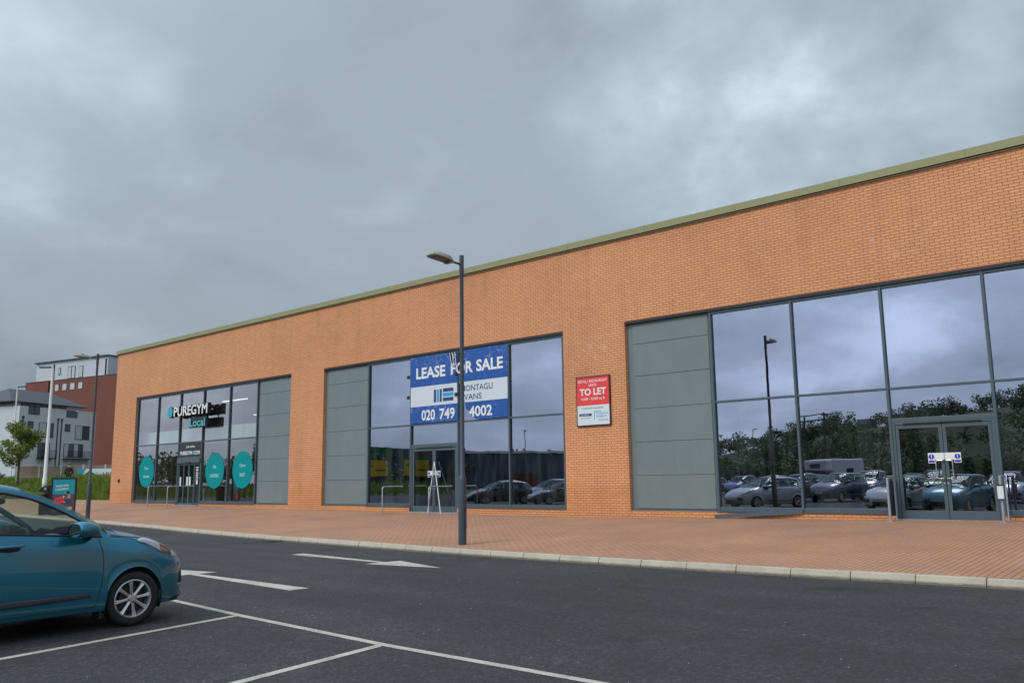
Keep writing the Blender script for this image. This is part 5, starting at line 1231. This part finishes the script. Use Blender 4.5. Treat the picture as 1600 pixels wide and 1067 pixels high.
def leaf_cloud(mb, blobs, n, size, rnd, zsq=.8):
    for (c, r) in blobs:
        k = int(n * r * r)
        for _ in range(k):
            v = Vector((rnd.gauss(0, 1), rnd.gauss(0, 1), rnd.gauss(0, 1))).normalized() * (rnd.random() ** .4) * r
            p_ = Vector(c) + Vector((v.x, v.y, v.z * zsq)); a = Vector((rnd.gauss(0, 1), rnd.gauss(0, 1), rnd.gauss(0, .6))).normalized(); b = a.cross(Vector((rnd.gauss(0, 1), rnd.gauss(0, 1), rnd.gauss(0, 1)))).normalized(); s_ = size * rnd.uniform(.6, 1.4)
            mb.add([p_ - a * s_, p_ + b * s_ * .55, p_ + a * s_, p_ - b * s_ * .55], [(0, 1, 2, 3)])
rs = random.Random(8)
for i, (x, y, rr_, lab) in enumerate(((-52.3, 26.3, .55, 'low bushy shrub in the grass closest to the brick corner'), (-58.5, 26.2, .5, 'low shrub in the grass behind the poster stand'), (-66.5, 26.0, .5, 'low dark shrub in the grass left of the white column'), (-54.6, 26.6, .45, 'small shrub second from the brick corner'))):
    sh_ = tag(empty('shrub', (x, y, ground_h(x, y))), lab, 'shrub', 'low shrubs in the grass strip'); q = MB()
    leaf_cloud(q, [((rs.gauss(0, .3), rs.gauss(0, .2), rr_ * rs.uniform(.5, 1.3)), rr_ * rs.uniform(.5, .8)) for _ in range(7)], 900, .06, rs); raw(q, 'foliage', 'leaf', sh_)
    q = MB()
    for k in range(5): q.tube([(0, 0, 0), (rs.gauss(0, .12), rs.gauss(0, .12), rr_ * 1.1)], [.015, .005], 5)
    q.build('stem', 'bark', sh_)

def person(loc, rz):
    root = tag(empty('person', loc, rz), 'person in a dark coat with light brown hair walking behind the grass', 'person')
    J = {'pel': (0, 0, .95, .13), 'sp': (0, 0, 1.15, .125), 'ch': (0, 0, 1.36, .15), 'nk': (0, 0, 1.49, .055), 'hd0': (.01, 0, 1.56, .075), 'hd': (.02, 0, 1.66, .095), 'hd1': (.01, 0, 1.72, .075),
         'hl': (0, .10, .90, .09), 'kl': (.16, .11, .5, .06), 'al': (.10, .11, .09, .042), 'tl': (.28, .12, .035, .033), 'hr': (0, -.10, .90, .09), 'kr': (-.05, -.11, .5, .06), 'ar': (-.32, -.11, .14, .042), 'tr': (-.17, -.12, .03, .033),
         'sl': (0, .19, 1.41, .065), 'el': (-.10, .25, 1.13, .048), 'wl': (.02, .26, .90, .034), 'sr': (0, -.19, 1.41, .065), 'er': (.02, -.25, 1.13, .048), 'wr': (.18, -.24, .94, .034)}
    E = [('pel', 'sp'), ('sp', 'ch'), ('ch', 'nk'), ('nk', 'hd0'), ('hd0', 'hd'), ('hd', 'hd1'), ('pel', 'hl'), ('hl', 'kl'), ('kl', 'al'), ('al', 'tl'), ('pel', 'hr'), ('hr', 'kr'), ('kr', 'ar'), ('ar', 'tr'), ('ch', 'sl'), ('sl', 'el'), ('el', 'wl'), ('ch', 'sr'), ('sr', 'er'), ('er', 'wr')]
    for w_, sd in (('wl', 1), ('wr', -1)):
        b = J[w_]; J[w_ + 'p'] = (b[0] + .02, b[1], b[2] - .08, .032); E.append((w_, w_ + 'p'))
        for k in range(4):
            J[w_ + str(k)] = (b[0] + .035 - .022 * k + .01, b[1] - sd * .01, b[2] - .15 - .012 * (k in (1, 2)), .010); E.append((w_ + 'p', w_ + str(k)))
        J[w_ + 't'] = (b[0] + .07, b[1] - sd * .02, b[2] - .10, .011); E.append((w_, w_ + 't'))
    def skinned(keys, nm, mat, grow=0.0, rootk='pel'):
        ks = [k for k in J if k in keys]; idx = {k: i for i, k in enumerate(ks)}
        me = bpy.data.meshes.new(nm); me.from_pydata([J[k][:3] for k in ks], [(idx[a], idx[b]) for a, b in E if a in idx and b in idx], []); me.materials.append(MAT[mat])
        o = bpy.data.objects.new(nm, me); COL.objects.link(o); o.parent = root
        o.modifiers.new('skin', 'SKIN'); sv = me.skin_vertices[0].data
        for k in ks: sv[idx[k]].radius = (J[k][3] + grow,) * 2; sv[idx[k]].use_root = (k == rootk)
        s_ = o.modifiers.new('sub', 'SUBSURF'); s_.levels = 1; s_.render_levels = 2
        return o
    skinned(set(J), 'body', 'skin')
    skinned({'pel', 'sp', 'ch', 'hl', 'hr', 'sl', 'el', 'wl', 'sr', 'er', 'wr'}, 'coat', 'coat', .022, 'pel')
    skinned({'pel', 'hl', 'kl', 'al', 'hr', 'kr', 'ar'}, 'trousers', 'trousers', .016, 'pel')
    q = MB(); q.ellipsoid((-.005, 0, 1.71), (.115, .105, .10), 16, 10); q.build('hair', 'hair', root, smooth=True)
    q = MB()
    for k, s in (('tl', 1), ('tr', -1)): q.ellipsoid((J[k][0] - .08, J[k][1], .045), (.15, .05, .045), 12, 8)
    q.build('shoes', 'black', root, smooth=True)
person((-69.7, 27.6, 1.55), R(150))

def tree(loc, H, crown_r, label, seed, leaf='leaf', size=.09, dens=520, name='young_tree', group=None):
    rnd = random.Random(seed); t = tag(empty(name, loc), label, 'tree', group)
    tr = MB(); pts = [(0, 0, 0), (.03, .02, H * .35), (-.02, .03, H * .6), (.02, 0, H * .9)]; tr.tube(pts, [.075 * H / 4, .06 * H / 4, .035 * H / 4, .012], 8)
    blobs = []
    for k in range(15):
        a = rnd.uniform(0, 6.28); hz = H * (.40 + .5 * (k / 15)); rr = crown_r * (1.0 - .75 * abs((k / 15) - .25)) * rnd.uniform(.6, 1.0)
        e_ = (rr * math.cos(a), rr * math.sin(a), hz + rr * .45); tr.tube([(0, 0, hz - .2), (e_[0] * .5, e_[1] * .5, hz + .05), e_], [.03, .02, .008], 5)
        blobs.append((e_, crown_r * rnd.uniform(.26, .42))); blobs.append(((e_[0] * .5, e_[1] * .5, hz), crown_r * rnd.uniform(.25, .38)))
    blobs.append(((0, 0, H * .95), crown_r * .25))
    tr.build('trunk', 'bark', t, smooth=True); cr = MB(); leaf_cloud(cr, blobs, dens, size, rnd); raw(cr, 'crown', leaf, t)
    return t
tree((-77.0, 26.5, 1.2), 5.7, 1.65, 'young round-headed tree with yellowing leaves before the flats', 5, dens=520)

# flats
def local_frame(name, C, d, z, label):
    o = tag(empty(name, (C[0], C[1], z), math.atan2(d[1], d[0])), label, 'building'); return o
ap = local_frame('apartment_building', (-119, 40.6), (-.363, .932), 0, 'pale rendered block of flats with slate hipped roof and black balconies')
# local frame: +x along the front to the right of the photo, front faces local -y?  (camera side)
# direction d=(-.363,.932); camera lies on the side of local +... computed so that outward = -Y local rotated
sgn = 1 if Vector((-(.932), -.363)).dot(Vector((119, -40.6))) > 0 else -1   # local +y in world is (-.932,-.363)
O_ = -1.0 if sgn < 0 else 1.0                                               # outward local y direction
def ybox(mb, x0, x1, o0, o1, z0, z1):
    a, b = O_ * o0, O_ * o1; mb.box(x0, x1, min(a, b), max(a, b), z0, z1)
DP = -9.0
q = MB(); ybox(q, 0, 12.2, DP, 0, 1.0, 10.7); ybox(q, 0, 1.3, -.3, 0, 10.7, 11.65); ybox(q, 3.1, 7.2, -.3, 0, 10.7, 11.65); ybox(q, 9.0, 12.2, -.3, 0, 10.7, 11.62); ybox(q, 0, .3, DP, -.3, 10.7, 11.65); ybox(q, 11.9, 12.2, DP, -.3, 10.7, 11.6)
q.build('wall', 'render', ap)
q = MB(); ybox(q, -.02, 1.3, -.32, .03, 11.65, 11.71); ybox(q, 3.1, 7.2, -.32, .03, 11.65, 11.71); ybox(q, 9.0, 12.25, -.32, .03, 11.62, 11.68); ybox(q, -.02, .32, DP, -.32, 11.65, 11.71); q.build('parapet_cap', 'white', ap)
q = MB(); ybox(q, 1.0, 11.0, DP, -1.6, 10.7, 12.35); q.build('penthouse_wall', 'render', ap)
q = MB(); ybox(q, 1.5, 8.6, -1.6, -1.55, 11.3, 12.25); q.build('window', 'farglass', ap)
q = MB()
for k in range(8): ybox(q, 1.5 + k * 1.0, 1.56 + k, -1.549, -1.5, 11.3, 12.25)
q.build('window_frame', 'framedark', ap)
rf = MB(); e0, e1, yo0, yo1 = -.6, 11.6, -.9, DP - .6
V = [(e0, O_ * yo0, 12.4), (e1, O_ * yo0, 12.4), (e1, O_ * yo1, 12.4), (e0, O_ * yo1, 12.4), (2.2, O_ * (-4.9), 14.35), (8.6, O_ * (-4.9), 14.35)]
V += [(v[0], v[1], 12.28) for v in V[:4]]
rf.add(V, [(0, 1, 5, 4), (1, 2, 5), (2, 3, 4, 5), (3, 0, 4), (6, 7, 8, 9), (0, 1, 7, 6), (1, 2, 8, 7), (2, 3, 9, 8), (3, 0, 6, 9)]); rf.build('roof', 'slate', ap)
def apwin(x0, x1, z0, z1, nm=1, par=ap, bal=False, glass='farglass'):
    q = MB(); ybox(q, x0, x1, .0, .05, z0, z1); f = q.build('window', 'framedark', par)
    n = max(1, nm)
    for k in range(n):
        a = x0 + (x1 - x0) * k / n + .06; b = x0 + (x1 - x0) * (k + 1) / n - .06
        q = MB(); ybox(q, a, b, .051, .056, z0 + .07, z1 - .07); q.build('pane', glass if (k + nm) % 2 else 'paleblind' if bal == 'p' else glass, f)
    return f
apwin(1.3, 2.15, 8.95, 9.85); f = apwin(3.0, 5.3, 7.85, 9.8, 2, bal='p'); apwin(7.1, 7.95, 8.8, 9.8); apwin(8.8, 11.2, 7.8, 9.7, 2, bal='p'); apwin(3.05, 4.9, 5.2, 7.2, 2); apwin(7.1, 10.3, 5.4, 7.2, 4, bal='p'); apwin(1.3, 3.0, 10.72, 11.7, 2); apwin(7.2, 9.0, 10.72, 11.6, 1)
for x0_, x1_ in ((2.9, 5.3), (7.0, 11.3)):
    q = MB(); ybox(q, x0_, x1_, .06, .9, 5.05, 5.2); nb = int((x1_ - x0_) / .14)
    for k in range(nb + 1):
        if x0_ > 5 or k % 1 == 0: ybox(q, x0_ + k * .14, x0_ + k * .14 + .02, .86, .89, 5.2, 6.15)
    ybox(q, x0_, x1_, .85, .9, 6.15, 6.2); q.build('balcony', 'framedark', ap)
for x in (.5, 5.85, 6.45):
    q = MB(); ybox(q, x, x + .1, .005, .1, 1.2, 10.2); ybox(q, x - .06, x + .16, .0, .14, 10.2, 10.45); q.build('downpipe', 'framedark', ap)

rb = tag(empty('brick_apartment_block', (-132.4, 58.05, 0), math.atan2(-.225, -.974)), 'tall dark red brick flats with a grey set back top storey', 'building')
Cc = Vector((132.4, -58.05)); ly = Vector((.225, -.974)); O_ = 1.0 if Cc.dot(ly) > 0 else -1.0
q = MB(); ybox(q, -16, 15.3, -14, 0, 1, 18.45); ybox(q, 16.0, 22, -14, 0, 1, 18.5); ybox(q, 15.3, 16.0, -14, -1.0, 1, 18.45); q.build('wall', 'redbrick', rb)
q = MB(); ybox(q, 2.1, 20, -14, -.4, 18.46, 21.5); q.build('wall', 'render2', rb)
q = MB(); ybox(q, -16, 2.0, -14, -4.5, 18.46, 21.3); q.build('wall', plain('grey_panel', (.17, .20, .24), .7), rb)
q = MB(); ybox(q, 1.9, 20.3, -14.2, -.1, 21.5, 21.68); q.build('roof', 'slate', rb)
q = MB(); ybox(q, -16.2, 22.1, -14, .06, 18.40, 18.458); q.build('parapet_cap', 'slate', rb)
for x0_, x1_ in ((13.2, 14.2), (11.2, 12.3), (9.2, 10.4), (7.3, 8.4)): apwin(x0_, x1_, 16.6, 17.75, 1, rb, glass='paleblind')
for x0_, x1_, z0_, z1_, n in ((9.9, 11.7, 18.5, 20.5, 2), (8.0, 9.0, 18.5, 20.4, 1), (13.6, 14.2, 19.3, 20.5, 1)):
    q = MB(); ybox(q, x0_, x1_, -.4, -.34, z0_, z1_); f = q.build('window', 'framedark', rb)
    for k in range(n):
        a = x0_ + (x1_ - x0_) * k / n + .12; b = x0_ + (x1_ - x0_) * (k + 1) / n - .1; q = MB(); ybox(q, a, b, -.339, -.33, z0_ + .1, z1_ - .1); q.build('pane', 'paleblind', f)
for x in (15.3, 2.5):
    q = MB(); ybox(q, x - .07, x + .07, -.4, -.25, 18.47, 21.1); q.build('downpipe', 'framedark', rb)

# ================================================================ WHAT THE WINDOWS MIRROR (south of the photographer)
sh = tag(empty('retail_shed', (-118, -93, 0), R(133.5 + 180)), 'grey and green retail shed mirrored across the middle windows', 'building')
q = MB(); q.box(-12, 22, -18, 0, 0, 7.2); q.box(-26, -12, -18, .8, 0, 8.2); q.build('wall', 'shed', sh)
q = MB(); q.add([(-12, .3, 7.2), (22, .3, 7.2), (22, -18, 7.2), (-12, -18, 7.2), (-12, -9, 8.0), (22, -9, 8.0)], [(0, 1, 5, 4), (2, 3, 4, 5), (0, 4, 3), (1, 2, 5)]); q.build('roof', 'slate', sh)
q = MB(); q.box(12, 15, .01, .1, 4.4, 6.4); q.box(-25, -20, .81, .9, 2.0, 6.6); q.build('fascia', 'shedgreen', sh)
q = MB(); q.box(-24.6, -19.6, .91, 1.0, 3.4, 4.4); q.build('sign_panel', 'cyan', sh)
q = MB(); q.box(-4, 3, .01, .08, 0, 3.0); q.build('brick_panel', 'redbrick', sh)
g2 = tag(empty('green_roofed_building', (-146, -78, 0), R(-40)), 'low building with a curved green roof mirrored left of the middle doors', 'building')
q = MB(); q.box(-14, 14, -8, 8, 0, 6.5); q.build('wall', 'shed', g2)
q = MB(); n = 14; V = []
for k in range(n + 1):
    for y in (-8.5, 8.5): V.append((-14.5 + 29 * k / n, y, 6.5 + 2.2 * math.sin(math.pi * k / n)))
q.add(V, [(2 * k, 2 * k + 1, 2 * k + 3, 2 * k + 2) for k in range(n)] + [tuple(2 * k for k in range(n + 1)), tuple(2 * k + 1 for k in range(n, -1, -1))]); q.build('roof', 'shedgreen', g2)
for x, y, lab in ((-118.5, -54, 'yellow site container mirrored at the left of the middle windows'), (-112.5, -58.5, 'second yellow site container mirrored beside the middle doors')):
    c = tag(empty('site_container', (x, y, .9), R(-45)), lab, 'container', 'yellow site containers')
    q = MB(); q.box(-2.2, 2.2, -1.2, 1.2, 1.6, 4.3); q.build('body', 'yellow', c, bevel=.05)
    q = MB(); q.box(-2.0, 2.0, -1.0, 1.0, .9, 1.59); q.build('chassis', 'black', c)
    q = MB(); 
    for k in range(2): q.box(-1.9 + k * 2.2, -.1 + k * 2.0, 1.205, 1.22, 3.3 - .8 * k, 3.5 - .8 * k)
    q.build('stripe', 'black', c)
# rough grassy bank mirrored in the left windows
rg = random.Random(11); gb = MB()
for i in range(9000):
    x = rg.uniform(-160, -75); y = rg.uniform(-75, -8)
    if x / (44.2 - y) > -1.02: continue
    s_ = rg.uniform(.3, 1.0); c = Vector((x, y, rg.uniform(0, .8))); a = Vector((rg.gauss(0, 1), rg.gauss(0, 1), .3)).normalized()
    gb.add([c - a * s_ * .5, c + a * s_ * .5, c + a * s_ * .2 + Vector((0, 0, s_))], [(0, 1, 2)])
tag(raw(gb, 'rough_grass', 'grassblade'), 'rough grass bank mirrored low in the left windows', 'grass', kind='stuff')
wl = MB()
def wood(x, y, z, r, n=9, sz=1.0):
    blobs = [((x + rg.gauss(0, r * .5), y + rg.gauss(0, r * .5), z + r * rg.uniform(.5, 1.6)), r * rg.uniform(.4, .7)) for _ in range(n)]
    leaf_cloud(wl, blobs, 26.0 / (sz * sz), .33 * sz, rg, .9)
for i in range(620):
    x, y = (rg.uniform(-200, 0), rg.uniform(-380, -110)) if i % 3 else (rg.uniform(-330, 120), rg.uniform(-380, -120)); wood(x, y, ground_h(x, y), rg.uniform(2.0, 3.6), 5, 1.0)
for i in range(200):   # nearer belt of trees behind the car park
    t = rg.random(); x = -75 + 130 * t + rg.gauss(0, 3); y = -66 - 26 * rg.random(); wood(x, y, 0, rg.uniform(1.6, 2.3) + 1.6 * max(0, t - .35), 6, 1.0)
for i in range(40):
    x = rg.uniform(-200, -125); y = rg.uniform(-110, -20); wood(x, y, 0, rg.uniform(2.5, 4.5), 6, 1.2)
tag(raw(wl, 'woodland', 'woodleaf'), 'dark wooded hillside mirrored along the horizon in the windows', 'woodland', kind='stuff')
for i, (x, y) in enumerate(((-150, -290), (-136, -285), (-124, -300), (-114, -288), (-166, -275), (-102, -300), (-92, -290))):
    hz = ground_h(x, y) + 2.5; h = tag(empty('hillside_house', (x, y, hz), rg.uniform(-.5, .5)), '%s pitched roof house on the wooded hill, mirrored in the right hand windows' % ['cream', 'red brick', 'white', 'second red brick', 'far left pale', 'last red brick', 'right hand cream'][i], 'house', 'houses on the mirrored hill')
    h.scale = (.62, .62, .62); MB().box(-5, 5, -4, 4, -12, 5).build('wall', 'redbrick' if i % 2 else 'render', h)
    q = MB(); q.add([(-5.4, -4.4, 5), (5.4, -4.4, 5), (5.4, 4.4, 5), (-5.4, 4.4, 5), (-5.4, 0, 8.4), (5.4, 0, 8.4)], [(0, 1, 5, 4), (2, 3, 4, 5), (0, 4, 3), (1, 2, 5), (0, 3, 2, 1)]); q.build('roof', 'slate', h)
gn = tag(empty('pole_gantry', (-44.5, -66, 0), R(15)), 'dark twin post gantry mirrored above the cars', 'gantry')
q = MB(); q.tube([(-1.5, 0, 0), (-1.5, 0, 9.3)], .12, 8); q.tube([(1.5, 0, 0), (1.5, 0, 9.6)], .12, 8); q.tube([(-2.4, 0, 8.7), (3.4, 0, 8.7)], .09, 6); q.tube([(-2.4, 0, 9.4), (4.0, 0, 9.4)], .07, 6); q.build('post', 'pole', gn)
tree((-128, -38, 0), 8, 3.0, 'round tree mirrored in the left windows', 21, 'woodleaf', .3, 60, 'broadleaf_tree')
